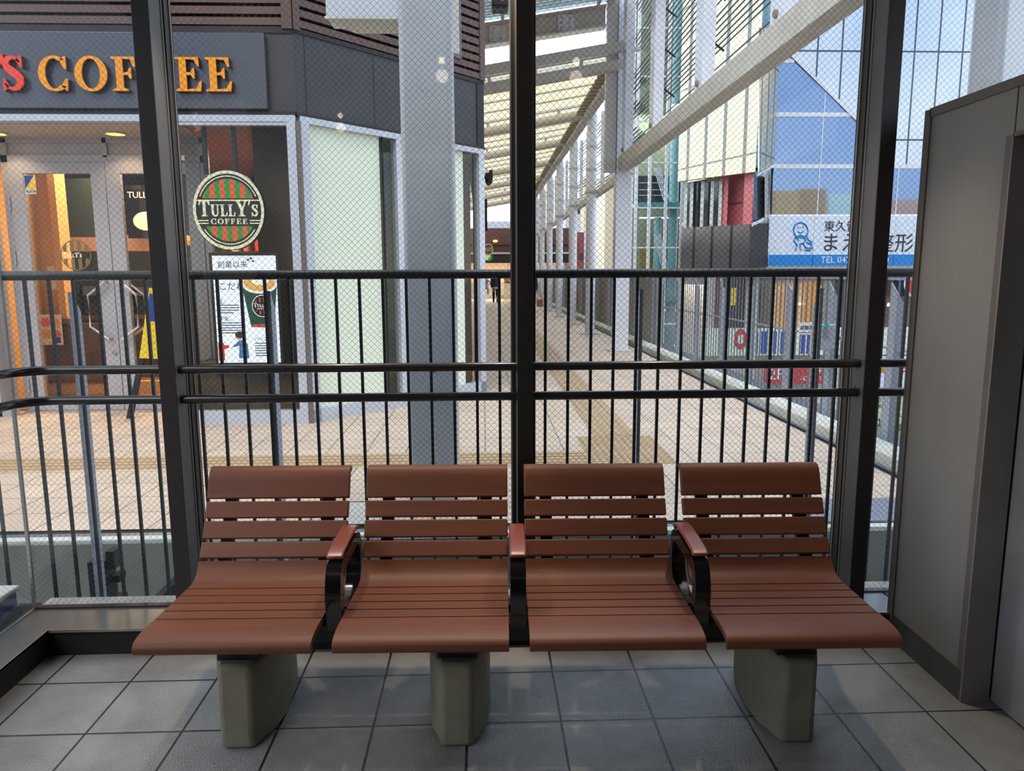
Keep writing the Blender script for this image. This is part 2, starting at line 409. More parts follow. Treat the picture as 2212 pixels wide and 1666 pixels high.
def logo(root, c, U, V, w_, h_, bars=('logo_red', 'logo_green'), n=11, thick=.03):
    """oval coffee-shop badge of size w_ x h_ centred at c, facing -(U x V)... built in thin layers"""
    c, U, V = Vector(c), Vector(U).normalized(), Vector(V).normalized(); Nn = U.cross(V)
    P = lambda x, y, k: c + U * x * w_ / 2 + V * y * h_ / 2 + Nn * k
    E_ = lambda s_, n_=56: [(s_ * math.cos(2 * math.pi * i / n_), s_ * math.sin(2 * math.pi * i / n_)) for i in range(n_)]
    t = thick
    MB().prism([P(x, y, -t) for x, y in E_(1)], Nn * t).build('disc', 'logo_black', root)
    e_ = Nn * t * .12
    MB().strip([P(x, y, 0) for x, y in E_(.99)], [P(x, y, 0) for x, y in E_(.915)], e_, True).build('rim', 'logo_cream', root)
    st = [MB(), MB()]
    for sgn in (1, -1):
        y0 = .30 if sgn > 0 else -.40
        R = .78
        for i in range(n):
            xa, xb = -R + 2 * R * i / n, -R + 2 * R * (i + 1) / n
            pts = []
            xs = [xa + (xb - xa) * k / 5 for k in range(6)]
            top = [(x, math.sqrt(max(R * R - x * x, 0)) * sgn) for x in xs]
            top = [(x, y) for x, y in top if (y - y0) * sgn > .01]
            if len(top) < 2: continue
            pts = [(top[0][0], y0)] + top + [(top[-1][0], y0)]
            st[i % 2].prism([P(x, y, 0) for x, y in pts], e_)
        aa = [math.radians(a) for a in range(24 if sgn > 0 else 206, (157 if sgn > 0 else 335), 4)]
        aa = [a for a in aa if (math.sin(a) * .84 - y0) * sgn > .03]
        if aa:
            MB().strip([P(.865 * math.cos(a), .865 * math.sin(a), 0) for a in aa], [P(.84 * math.cos(a), .84 * math.sin(a), 0) for a in aa], e_).build('arc_line', 'logo_cream', root)
    for k in (0, 1): st[k].build('stripes', bars[k], root)
    ln = MB()
    ln.prism([P(-.93, .265, 0), P(.93, .265, 0), P(.94, .235, 0), P(-.94, .235, 0)], e_)
    for yy in (-.27, -.34):
        for sx in (-1, 1):
            ln.prism([P(sx * .58, yy, 0), P(sx * .9, yy, 0), P(sx * .9, yy + .028, 0), P(sx * .58, yy + .028, 0)], e_)
    ln.build('band_line', 'logo_cream', root)
    m_ = MB(); caps = ('TY', .74, (0, 4)); s_ = "TULLY'S"
    ht = .40 * h_ / 2; L_ = word_len(s_, 1, .06, caps); wd = 1.66 * w_ / 2 / L_
    word(m_, s_, P(-.83, -.15, 0), U, V, ht, wd, e_, .06, caps)
    s2 = 'COFFEE'; L2 = word_len(s2, 1, .22); w2 = 1.02 * w_ / 2 / L2
    word(m_, s2, P(-.51, -.345, 0), U, V, .135 * h_ / 2, w2, e_, .22)
    m_.build('lettering', 'logo_cream', root)

# ================================================================== the waiting room
struct('floor', MB().box(-1.66, 1.72, -3.2, 2.68, -.12, 0), 'room_tile', 'grey square-tiled floor of the waiting room', 'floor')
ceil = struct('ceiling', MB().box(-1.9, 2.5, -3.2, 3.0, 2.80, 2.95), 'ceil_white', 'white ceiling of the waiting room', 'ceiling')
struct('wall_back', MB().box(-1.9, 2.5, -3.3, -3.2, 0, 2.75), 'back_wall', 'plain wall behind the viewer', 'wall')
struct('wall_right', MB().box(1.72, 1.80, -3.2, 1.1, 0, 2.75), 'partition', 'grey side wall beside the door', 'wall')
struct('wall_left', MB().box(-1.9, -1.80, -3.2, -.6, 0, 2.75), 'back_wall', 'plain side wall of the waiting room', 'wall')
# curb and sill under the glass
k = struct('trim_1', MB().box(-1.66, 1.66, 2.68, 2.93, -.12, .099).box(-1.93, -1.66, -.6, 2.93, -.12, .099), 'curb_dark', 'dark curb under the window sill', 'curb')
MB().prism([(-1.645, 2.665, .098), (1.64, 2.665, .098), (1.64, 2.85, .098), (-1.80, 2.85, .098), (-1.80, -.6, .098), (-1.645, -.6, .098)], (0, 0, .011)).build('sill_cap', 'sill_metal', k)
MB().prism([(-1.645, 2.664, .099), (1.64, 2.664, .099), (1.64, 2.668, .099), (-1.649, 2.668, .099), (-1.649, -.6, .099), (-1.645, -.6, .099)], (0, 0, .0105)).build('sill_edge', 'bead', k)
struct('trim_2', MB().box(-1.80, 2.6, 2.875, 2.958, -.5, .107), 'stone', 'pale stone ledge outside the window foot', 'ledge')
struct('trim_3', MB().box(-1.85, -1.81, -.6, 2.87, -.5, .06), 'concrete_side', 'low concrete kerb outside the side glass', 'ledge')
struct('floor_side', MB().box(-4.2, -1.85, -.6, 2.95, -.5, -.3), 'concrete_side', 'concrete slab outside the side glass', 'ground')

# posts
POST = {-1.147: 'dark brown window post at the left end of the bench', .150: 'dark brown window post behind the middle armrest of the bench', 1.452: 'dark brown window post at the right end of the bench'}
for x, lab in POST.items():
    p = thing('window_post', lab, 'post', (x, 2.74, .108), group='window posts')
    MB().box(x - .029, x + .029, 2.69, 2.697, .108, 2.75).build('front_plate', 'post_paint', p, bevel=.0012)
    MB().box(x - .028, x + .028, 2.697, 2.79, .108, 2.75).build('post_box', 'post_side', p)
    for z in (.99, 1.06):
        for sx in (-1, 1): MB().tube([(x + sx * .0275, 2.755, z), (x + sx * .0296, 2.755, z)], .0035, 8).build('screw', 'bracket_black', p)
# windows: x0, x1, z0, z1
WIN = [(-1.803, -1.175, 'wired-glass window left of the left post'), (-1.119, .122, 'wired-glass window behind the two seats nearest the cafe'),
       (.178, 1.424, 'wired-glass window looking down the covered walkway'), (1.480, 2.42, 'narrow wired-glass window beside the grey partition')]
for i, (x0, x1, lab) in enumerate(WIN):
    fr = MB()
    pa_, pb_ = (.016 if i == 2 else .008), (.016 if i == 1 else .008)
    if i > 0: fr.box(x0 - .02, x0 + pa_, 2.80, 2.864, .109, 2.74)
    else: fr.box(x0 - .004, x0 + .003, 2.853, 2.862, .109, 2.74)
    fr.box(x1 - pb_, x1 + .02, 2.80, 2.864, .109, 2.74)
    fr.box(x0, x1, 2.846, 2.874, .106, .116)
    wf = struct('window_%d' % (i + 1), fr, 'post_paint', lab, 'window')
    bd = MB()
    if i > 0: bd.box(x0 + pa_, x0 + pa_ + .004, 2.838, 2.846, .117, 2.74).box(x0 - .005, x0 + .003, 2.788, 2.80, .11, 2.74)
    if i < 3: bd.box(x1 - pb_ - .004, x1 - pb_, 2.838, 2.846, .117, 2.74).box(x1 - .003, x1 + .005, 2.788, 2.80, .11, 2.74)
    if len(bd.bm.verts): bd.build('glazing_bead', 'bead', wf)
    MB().box(x0 + .002, x1 - .002, 2.857, 2.863, .11, 2.74).build('pane', 'wire_glass', wf)
wf = struct('window_5', MB().box(-1.808, -1.797, -.6, 2.852, .106, .114).box(-1.808, -1.797, 2.846, 2.856, .11, 2.74), 'bead', 'wired-glass side window meeting the front glass at the corner', 'window')
MB().box(-1.806, -1.800, -.59, 2.85, .11, 2.74).build('pane', 'wire_glass_side', wf)

# handrails
def rail_label(up, where): return ('upper' if up else 'lower') + ' dark handrail tube ' + where
BAY = [(-1.672, -1.176, 'left of the left window post, bending along the side glass'), (-1.118, .121, 'between the left and middle window posts'),
       (.179, 1.423, 'between the middle and right window posts'), (1.481, 1.60, 'between the right window post and the grey partition')]
for up in (1, 0):
    z = 1.083 if up else .971
    for i, (x0, x1, wh) in enumerate(BAY):
        pts = [(x0, 2.735, z), (x1, 2.735, z)]
        if i == 0:
            pts = [(-1.688, -.5, z), (-1.688, 2.60, z)] + [(-1.688 + .12 * (1 - math.cos(a)), 2.615 + .12 * math.sin(a), z) for a in (.3, .6, .9, 1.2, 1.5)] + [(-1.55, 2.735, z), (x1, 2.735, z)]
        t = tag(MB().tube(pts, .0165, 18).build('handrail', 'bar_paint', smooth=True), rail_label(up, wh), 'handrail', 'handrails across the window')

# right partition and door
pt = struct('wall_right', MB().box(1.585, 1.672, 2.232, 2.655, 0, 1.985), 'partition', 'low grey painted partition at the right of the bench', 'partition')
MB().box(1.580, 1.676, 2.225, 2.232, 0, 1.83).build('end_plate', 'jamb', pt)
MB().box(1.583, 1.585, 2.235, 2.262, .0, 1.83).build('edge_strip', 'partition_trim', pt)
MB().box(1.578, 1.672, 2.655, 2.69, 0, 1.992).build('far_frame', 'partition_trim', pt)
MB().box(1.578, 1.68, .5, 2.66, 1.965, 1.995).build('top_cap', 'partition_trim', pt)
MB().box(1.587, 1.672, 1.1, 2.2285, 1.835, 1.965).build('transom', 'partition', pt)
MB().box(1.580, 1.676, 1.1, 2.2285, 1.822, 1.835).build('transom_edge', 'post_side', pt)
struct('baseboard_right', MB().box(1.581, 1.5852, 2.232, 2.655, 0, .105), 'partition_low', 'dark scuffed band along the foot of the partition', 'baseboard')
dr = struct('door_1', MB().box(1.682, 1.715, 1.15, 2.223, .008, 1.82), 'door_paint', 'dark grey door at the right edge beside the partition', 'door')
MB().box(1.679, 1.683, 1.28, 2.14, 1.0, 1.75).build('door_glass', 'black_glass', dr)
MB().box(1.70, 1.80, 1.05, 2.66, 0, 2.0).build('door_stop', 'jamb', dr)  # panel added behind the door to block sky light through the gap
MB().tube([(1.66 + .0, 2.085 + .022 * math.cos(a * .5236), .955 + .03 * math.sin(a * .5236)) for a in range(12)], .006, 8, closed=True).build('door_handle', 'chrome', dr, smooth=True)

# bulbs that show as two small discs on the glass
mat('bulb', (255, 244, 214), .5, emit=(255, 240, 205), es=15)
for i, (x, y) in enumerate(LAMPS):
    where = ('ahead of the viewer on the left', 'ahead of the viewer on the right', 'behind the viewer on the left', 'over the left end of the bench', 'over the right end of the bench', 'over the middle of the bench')[i]
    l_ = thing('ceiling_lamp', 'small round ceiling lamp %s' % where, 'lamp', (x, y, 2.80), group='ceiling lamps')
    MB().tube([(x, y, 2.799), (x, y, 2.775)], .05, 20).build('lamp_base', 'ceil_white', l_, smooth=True)
    MB().ball((x, y, 2.755), .022).build('bulb', 'bulb', l_, smooth=True)

# ================================================================== the bench
B0 = (.091, 1.9435, 0.0)
bench = thing('bench', 'row of four reddish brown slatted seats on concrete feet', 'bench', B0, -.0263)
def slab(mb, prof, t, x0, x1):
    """slat: profile line in (y, z), thickness t on its back side"""
    A, Bk = [], []
    for i, p in enumerate(prof):
        a = Vector(prof[max(i - 1, 0)]); b = Vector(prof[min(i + 1, len(prof) - 1)]); tt = (b - a).normalized(); nn = Vector((tt.y, -tt.x))
        A.append((x0, p[0], p[1])); q = Vector(p) + nn * t; Bk.append((x0, q.x, q.y))
    mb.strip(A, Bk, (x1 - x0, 0, 0))
LIP = [(.000, .371), (-.008, .380), (-.010, .391), (-.005, .401), (.006, .4085), (.025, .4135), (.05, .416), (.08, .4165), (.131, .4135)]
CURV = [(.3645, .4075), (.385, .4080), (.405, .4105), (.422, .4165), (.436, .426), (.447, .439), (.454, .451), (.459, .463)]
HEAD = [(.561, .651), (.571, .675), (.580, .699), (.588, .720), (.597, .736), (.608, .747), (.621, .751), (.634, .749), (.645, .741)]
for i in range(4):
    xc = (i - 1.5) * .5555; x0, x1 = xc - .2485, xc + .2485
    m = MB()
    slab(m, LIP, .018, x0, x1)
    for k in range(4):
        y = .1355 + k * .0568
        slab(m, [(y + .0012, .4132 - k * .0014), (y + .0517, .4120 - k * .0014)], .018, x0, x1)
    slab(m, CURV, .018, x0, x1)
    m.build('seat', 'seat_plastic', bench, bevel=.003, local=True)
    m = MB()
    for a, b in (((.4635, .4715), (.494, .5185)), ((.4995, .5275), (.5275, .5815)), ((.5315, .5900), (.557, .6425))):
        slab(m, [a, b], .02, x0, x1)
    slab(m, HEAD, .02, x0, x1)
    m.build('backrest', 'seat_plastic', bench, bevel=.004, local=True)
    for sx in (-1, 1):
        m = MB()
        prof = [(.03, .392), (.14, .393), (.36, .386), (.42, .392), (.458, .415), (.485, .455), (.52, .51), (.575, .615), (.607, .69)]
        slab(m, prof, .022, xc + sx * .172 - .021, xc + sx * .172 + .021)
        m.build('seat_bracket', 'bracket_black', bench, local=True)
MB().box(-1.06, 1.06, .17, .25, .315, .372).box(-1.06, 1.06, .30, .345, .335, .372).build('beam', 'bracket_black', bench, local=True, bevel=.004)
def ring(mb, pts, t, x0, x1):
    n = len(pts); A, Bk = [], []
    for i, p in enumerate(pts):
        a = Vector(pts[i - 1]); b = Vector(pts[(i + 1) % n]); tt = (b - a).normalized(); nn = Vector((tt.y, -tt.x)); q = Vector(p) + nn * t
        A.append((x0, p[0], p[1])); Bk.append((x0, q.x, q.y))
    mb.strip(A, Bk, (x1 - x0, 0, 0), True)
def smooth_loop(P, n=6):
    out = []; N_ = len(P)
    for i in range(N_):
        p0, p1, p2, p3 = [Vector(P[(i + k) % N_]) for k in (-1, 0, 1, 2)]
        for k in range(n):
            t = k / n
            out.append(tuple(.5 * ((2 * p1) + (p2 - p0) * t + (2 * p0 - 5 * p1 + 4 * p2 - p3) * t * t + (3 * p1 - p0 - 3 * p2 + p3) * t ** 3)))
    return out
ARM = [(.188, .335), (.158, .40), (.148, .47), (.168, .535), (.205, .566), (.31, .572), (.42, .572), (.468, .555), (.497, .50), (.500, .44), (.478, .385), (.425, .345), (.33, .325)]
for j, xa in enumerate((-.5555, 0, .5555)):
    m = MB(); ring(m, smooth_loop(ARM), .040, xa - .0235, xa + .0235)
    m.box(xa - .02, xa + .02, .20, .36, .33, .365)
    a_ = m.build('armrest', 'arm_black', bench, bevel=.010, local=True)
    m = MB()
    slab(m, [(.196, .5685), (.212, .5785), (.31, .586), (.40, .587), (.436, .583), (.455, .572)][::-1], .012, xa - .0255, xa + .0255)
    m.build('armrest_pad', 'pad', a_, bevel=.007, local=True)
for fx in (-.852, -.188, .850):
    y0 = .112
    out = [(-.048, 0), (.048, 0), (.088, .10), (.098, .19), (.090, .33), (.06, .44), (-.06, .44), (-.090, .33), (-.098, .19), (-.088, .10)]
    m = MB().prism([(fx + a, y0 + b, 0) for a, b in out], (0, 0, .272))
    f_ = m.build('foot', 'foot_concrete', bench, bevel=.014, local=True)
    MB().box(fx - .06, fx + .06, .15, .42, .270, .292).box(fx - .04, fx + .04, .17, .36, .28, .34).build('foot_plate', 'bracket_black', f_, local=True)

# ================================================================== the deck outside
mat('concrete_dark', (122, 126, 118), .85, vary=.22, scale=3)
mat('coping', (206, 208, 198), .6, vary=.08)
mat('gutter', (128, 130, 134), .4, metal=.4)
mat('asphalt', (96, 96, 98), .9)
mat('pillar_paint', (172, 177, 181), .42, vary=.04)
mat('white_paint', (206, 210, 216), .4, vary=.03)
mat('black_line', (24, 24, 26), .6)
struct('floor_deck', MB().box(-12, 2.86, 4.09, 50, -.5, 0), 'deck_tile', 'beige tiled floor of the covered walkway outside', 'floor')
e_ = struct('trim_4', MB().box(-12, 3.4, 3.93, 3.99, -3, 0.0), 'coping', 'pale coping along the near edge of the walkway deck', 'coping')
MB().box(-12, 3.4, 3.90, 3.929, -3, -.012).build('edge_wall', 'concrete_dark', e_)
MB().box(-12, 3.4, 3.992, 4.088, -.3, -.006).build('gutter', 'gutter', e_)
MB().box(-12, 3.4, 4.060, 4.072, -.3, -.003).box(-12, 3.4, 4.083, 4.092, -.3, .002).build('slot', 'black_line', e_)
struct('floor_pit', MB().box(-12, 8, 2.3, 3.95, -3.2, -3), 'asphalt', 'dark bottom of the gap between room and deck', 'ground')
struct('floor_street', MB().box(-40, 80, -60, 120, -5.2, -5), 'asphalt', 'street ground below the walkway', 'ground')
# tactile paving
tp = thing('tactile_paving', 'yellow tactile strip running away along the walkway', 'tactile paving', (1.15, 6.3, 0), kind='structure')
MB().box(.96, 1.34, 6.35, 48, -.01, .002).build('base', 'tactile', tp)
m = MB()
for k in range(4): m.box(.99 + k * .09, 1.035 + k * .09, 6.38, 46, 0, .007)
m.build('bars', 'tactile', tp)
tq = thing('tactile_paving', 'yellow tactile strip crossing in front of the cafe door', 'tactile paving', (-2, 5.6, 0), kind='structure')
MB().box(-12, .80, 5.42, 5.80, -.01, .002).build('base', 'tactile', tq)
m = MB()
for k in range(4): m.box(-12, .79, 5.45 + k * .09, 5.495 + k * .09, 0, .007)
m.build('bars', 'tactile', tq)
tw = thing('tactile_paving', 'square of dotted tactile blocks where the two strips meet', 'tactile paving', (1.1, 5.8, 0), kind='structure')
MB().box(.80, 1.46, 5.38, 6.34, -.01, .002).build('base', 'tactile', tw)
m = MB()
for i in range(11):
    for j in range(16):
        m.tube([(.83 + i * .06, 5.41 + j * .06, 0), (.83 + i * .06, 5.41 + j * .06, .007)], .017, 8)
m.build('studs', 'tactile', tw)
mat('hatch', (196, 190, 178), .55, vary=.1, bump=.6, bscale=40)
hc = tag(MB().box(-1.02, -.42, 4.10, 4.52, -.02, .006).build('drain_cover', 'hatch'), 'textured metal cover set in the deck edge behind the bench', 'cover')
MB().box(-1.03, -.41, 4.095, 4.102, -.02, .008).box(-1.03, -1.02, 4.10, 4.53, -.02, .008).box(-1.03, -.41, 4.52, 4.53, -.02, .008).build('edge', 'black_line', hc)
hc = tag(MB().box(1.9, 3.2, 4.00, 4.42, -.02, .012).build('steel_plate', 'gutter'), 'grey steel plate on the deck corner beside the right window post', 'plate')

# railing outside the glass
rl = thing('railing', 'dark pipe railing with thin upright bars just outside the window', 'railing', (.4, 3.03, -.35))
MB().tube([(-4.2, 3.03, 1.424), (2.9, 3.03, 1.424)], .0185, 16).build('top_rail', 'rail_paint', rl, smooth=True)
MB().box(-4.2, 2.9, 3.02, 3.04, -.36, -.33).build('bottom_rail', 'rail_paint', rl)
i = -33
while True:
    x = .0632 + i * .0942
    i += 1
    if x < -3.05: continue
    if x > 2.6: break
    MB().bar((x, 3.03, -.34), (x, 3.03, 1.412), .0115, .0115).build('picket', 'rail_paint', rl)
for x in (-1.660, -.872, .645, 1.400):
    m = MB().prism([(x - .003, 3.04, -.34), (x - .003, 3.10, -.34), (x - .003, 3.10, 1.28), (x - .003, 3.04, 1.36)], (.014, 0, 0))
    pp = m.build('post', 'galv', rl)
MB().box(-1.72, -1.65, 3.10, 3.20, -.30, .20).box(-1.65, -1.615, 3.12, 3.18, .16, .24).box(-1.63, -1.60, 3.12, 3.18, .10, .13).box(-1.65, -1.60, 3.12, 3.18, .0, .03).box(-1.70, -1.66, 3.2, 3.9, -.28, -.2).build('clamp', 'black_line', rl)

# grey pillar with box beam at the deck edge
pl = thing('steel_pillar', 'square grey steel pillar standing at the deck edge in front of the cafe corner', 'pillar', (-.31, 4.5, 0))
MB().box(-.462, -.165, 4.36, 4.66, 0, 5.2).build('shaft', 'pillar_paint', pl, bevel=.03)
MB().tube([(-.30, 4.355, .86), (-.30, 4.362, .86)], .012, 12).build('bolt_hole', 'black_line', pl)
MB().box(-.86, -.462, 4.40, 4.62, 2.845, 3.6).build('box_beam', 'white_paint', pl)
MB().prism([(-.87, 4.40, 2.832), (-.462, 4.40, 2.832), (-.462, 4.66, 2.832), (-.74, 4.66, 2.832)], (0, 0, .013)).build('beam_soffit', 'coping', pl)

# ================================================================== the coffee shop
mat('fascia', (62, 63, 68), .55, vary=.06)
mat('fascia_dark', (38, 34, 36), .6)
mat('sign_panel', (78, 80, 88), .22, vary=.05, spec=.6, coat=.4)
mat('louver_brown', (98, 74, 68), .55, vary=.06)
mat('louver_gap', (38, 28, 28), .8)
mat('alu', (196, 202, 214), .35, metal=.2, vary=.04)
mat('alu_door', (178, 176, 180), .4, metal=.2, vary=.04)
mat('soffit', (190, 178, 160), .7)
mat('letter_red', (240, 64, 36), .35); mat('letter_orange', (250, 156, 0), .35)
mat('letter_side', (58, 34, 20), .5)
mat('wall_orange', (212, 160, 98), .8, vary=.05)
mat('wood_counter', (96, 62, 42), .55, vary=.25, scale=5, stretch=(6, 6, .5))
mat('wood_dark', (62, 44, 34), .6, vary=.2)
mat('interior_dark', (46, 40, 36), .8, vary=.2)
mat('ceil_wood', (150, 106, 66), .7, vary=.2, scale=3, stretch=(1, 8, 1))
mat('brown_wall', (92, 78, 62), .8, vary=.08)
mat('green_dark', (42, 58, 54), .5)
mat('peach', (214, 158, 126), .6)
mat('shop_floor', (150, 96, 54), .4, vary=.15)
FY = 7.10
PA, PB = Vector((-1.70, FY, 0)), Vector((0.0, 8.95, 0))           # the slanted front from corner to corner
DU = (PB - PA).normalized(); DN = Vector((DU.y, -DU.x, 0))          # along it, and out of it
ZU = Vector((0, 0, 1))
def sl(a, k, z): return PA + DU * a + DN * k + ZU * z
LS = (PB - PA).length
def slbox(mb, a0, a1, k0, k1, z0, z1): return mb.prism([sl(a0, k0, z0), sl(a1, k0, z0), sl(a1, k1, z0), sl(a0, k1, z0)], (0, 0, z1 - z0))
shop = thing('coffee_shop', 'corner coffee shop with dark sign band and brown louvred upper wall', 'shop', (-2.5, FY, 0))
m = MB().box(-9, -1.69, FY, FY + .25, 2.86, 3.6)
slbox(m, 0, LS, -.25, 0, 2.86, 3.6)
m.prism([PB + ZU * 2.86, PB + Vector((0, 31.5, 2.86)), PB + Vector((-.2, 31.5, 2.86)), PB + Vector((-.2, 0, 2.86))], (0, 0, .74))
m.build('sign_band', 'fascia', shop)
m = MB().box(-9, -1.695, FY - .02, FY + .2, 2.855, 2.89).box(-9, -1.695, FY - .012, FY + .2, 3.565, 3.62)
slbox(m, 0, LS + .03, -.2, .02, 2.855, 2.885); slbox(m, 0, LS + .03, -.2, .012, 3.58, 3.62)
slbox(m, LS - .09, LS + .02, -.3, .012, 2.86, 3.6)
m.build('band_edge', 'fascia_dark', shop)
for a in (.12, .92, 1.72):
    m = MB(); slbox(m, a, a + .006, -.01, .003, 2.89, 3.57); m.build('band_joint', 'fascia_dark', shop)
# louvred upper wall
m = MB().box(-9, -1.70, FY + .06, FY + .2, 3.6, 7.5); slbox(m, -.02, LS, -.2, -.06, 3.6, 7.5)
m.build('louver_backing', 'louver_gap', shop)
m = MB(); z = 3.63
while z < 6.2:
    m.prism([(-9, FY - .02, z), (-9, FY + .05, z + .018), (-9, FY + .05, z + .085), (-9, FY - .0, z + .072), (-9, FY - .02, z + .06)], (9 - 1.70, 0, 0))
    pts = [sl(0, .02, z), sl(0, -.05, z + .018), sl(0, -.05, z + .085), sl(0, 0, z + .072), sl(0, .02, z + .06)]
    m.prism(pts, DU * LS)
    z += .092
m.build('louver_cladding', 'louver_brown', shop)
m = MB().box(-1.78, -1.69, FY - .03, FY + .1, 3.6, 6.2); slbox(m, 0, .07, -.1, .03, 3.6, 6.2); m.build('corner_trim', 'louver_brown', shop)
m = MB(); slbox(m, LS - .05, LS + .03, -.2, .03, 3.62, 6.2); m.build('corner_trim', 'louver_brown', shop)
m = MB(); slbox(m, .38, .62, -.1, .03, 3.82, 6.2); m.build('corner_trim', 'louver_brown', shop)
m = MB(); slbox(m, LS - .82, LS - .36, -.1, .035, 3.78, 6.2)
m.build('upper_window', 'partition_trim', shop)
m = MB(); slbox(m, LS - .80, LS - .40, -.1, .04, 3.82, 6.2)
m.build('window_blind', 'hatch', shop)
# shop front frames
m = MB().box(-9, -1.70, FY - .03, FY + .08, 2.80, 2.857)
m.box(-2.93, -2.87, FY - .02, FY + .06, 0, 2.8).box(-1.78, -1.70, FY - .03, FY + .06, 0, 2.8).box(-2.87, -1.78, FY - .02, FY + .06, 0, .13).box(-2.87, -1.78, FY - .02, FY + .06, 2.77, 2.8)
m.build('front_frame', 'alu', shop)
MB().box(-1.695, -1.655, FY - .035, FY + .02, 0, 2.8).build('corner_gasket', 'partition_trim', shop)
m = MB(); slbox(m, .03, LS, -.06, .03, 2.80, 2.857); slbox(m, .03, .12, -.06, .03, 0, 2.8); slbox(m, .03, LS, -.06, .03, 0, .13)
slbox(m, 1.17, 1.23, -.06, .03, .13, 2.8); slbox(m, LS - .09, LS, -.06, .03, 0, 2.8)
m.build('slanted_frame', 'alu', shop)
MB().box(-2.87, -1.78, FY + .015, FY + .022, .13, 2.77).build('front_glass', 'shop_glass', shop)
m = MB(); slbox(m, .12, .98, -.025, -.018, .13, 2.8)
m.build('frosted_glass', 'frosted_glass', shop)
m = MB(); slbox(m, 1.23, 2.2, -.025, -.018, .13, 2.8)
m.build('frosted_glass', 'frosted_glass', shop)
m = MB(); slbox(m, .98, 1.17, -.025, -.018, .13, 2.8); slbox(m, 2.2, LS - .09, -.025, -.018, .13, 2.8)
m.build('clear_glass', 'shop_glass', shop)
m = MB(); slbox(m, 1.0, 1.012, -.01, .01, .13, 2.8)
m.build('frame_joint', 'black_line', shop)
# porch
MB().box(-9, -2.93, FY + .08, 7.95, 2.79, 2.86).build('porch_soffit', 'soffit', shop)
m = MB().box(-2.93, -2.90, FY + .06, 7.9, .1, 2.79)
m.build('side_glass', 'shop_glass', shop)
DY = 7.85
m = MB().box(-5.0, -2.80, DY, DY + .07, 2.55, 2.62).box(-5.0, -2.80, DY, DY + .07, 2.74, 2.80).box(-4.83, -4.765, DY, DY + .07, 0, 2.8).box(-2.86, -2.79, DY, DY + .07, 0, 2.8).box(-3.82, -3.78, DY, DY + .07, 2.6, 2.8)
m.box(-5.6, -4.83, DY - .25, DY - .19, 0, .12).box(-5.0, -4.92, DY - .25, DY + .05, 0, 2.8).box(-4.765, -2.86, DY, DY + .07, 0, .02)
m.build('door_frame', 'alu_door', shop)
MB().box(-4.8, -2.8, DY + .03, DY + .05, 2.60, 2.76).build('transom_panel', 'alu_door', shop)
# inside
XL, XR, YB = -7.5, -.6, 12.2
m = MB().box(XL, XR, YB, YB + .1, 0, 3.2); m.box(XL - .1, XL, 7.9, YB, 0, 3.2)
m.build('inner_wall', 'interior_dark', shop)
MB().prism([(XL, 7.93, .001), (-2.9, 7.93, .001), (-2.9, 7.14, .001), (-1.78, 7.14, .001), (-.25, 8.85, .001), (-.25, YB, .001), (XL, YB, .001)], (0, 0, .011)).build('inner_floor', 'shop_floor', shop)
MB().box(XL, -2.8, 7.96, YB, 2.95, 3.0).box(-2.8, -1.75, 7.25, YB, 2.85, 2.9).build('inner_ceiling', 'ceil_wood', shop)
MB().box(-5.6, -4.97, 9.0, 9.1, .86, 2.9).box(-5.6, -5.2, 8.2, 9.0, 0, 2.9).build('orange_wall', 'wall_orange', shop)
MB().box(-4.98, -4.90, 8.9, 9.12, .92, 2.9).build('wall_return', 'wall_orange', shop)
MB().box(-5.6, -4.35, 8.92, 9.02, .16, .86).box(-5.6, -4.88, 8.88, 9.1, .86, .92).build('wainscot', 'wood_counter', shop)
MB().box(-5.6, -3.2, 8.96, 9.05, .012, .16).build('wall_base', 'wall_orange', shop)
MB().box(-2.22, -1.8, 7.5, 7.7, 0.01, 2.85).build('inner_pier', 'brown_wall', shop)
for z in (.62, 1.3): MB().box(-2.225, -1.795, 7.495, 7.5, z, z + .008).build('pier_joint', 'wood_dark', shop)
MB().box(-2.9, -1.8, 7.45, 7.9, .01, .55).build('window_bench', 'brown_wall', shop)
m = MB()
slbox(m, .5, LS, -.5, -.42, 0, 2.9)
m.build('blind_wall', 'coping', shop)
MB().box(-.12, -.02, 8.98, 40.4, 0, 2.86).build('corridor_wall', 'brown_wall', shop)
m = MB(); slbox(m, 2.2, 2.36, -.12, -.06, 0, 2.8); m.build('inner_pier', 'brown_wall', shop)

# things on and in the shop
sg = thing('shop_sign', 'dark sign board with raised orange and red capital letters over the cafe door', 'sign', (-3.6, 7.05, 2.9))
MB().box(-6.2, -1.935, 7.045, 7.095, 2.905, 3.553).build('board', 'sign_panel', sg, bevel=.006)
LY_ = 6.985
for ch, x, mm in (("'", -4.245, 'letter_red'), ('S', -4.215, 'letter_red'), ('C', -3.898, 'letter_orange'), ('O', -3.585, 'letter_orange'), ('F', -3.262, 'letter_orange'), ('F', -2.968, 'letter_orange'), ('E', -2.712, 'letter_orange'), ('E', -2.448, 'letter_orange')):
    m = MB(); glyph(m, ch, (x, LY_, 3.040), (1, 0, 0), (0, 0, 1), .288, .272 if ch != 'S' else .27, (0, .012, 0))
    l_ = m.build('letter', mm, sg)
    m = MB(); glyph(m, ch, (x, LY_ + .0121, 3.040), (1, 0, 0), (0, 0, 1), .288, .272 if ch != 'S' else .27, (0, .045, 0))
    m.build('letter_return', 'letter_side', l_)
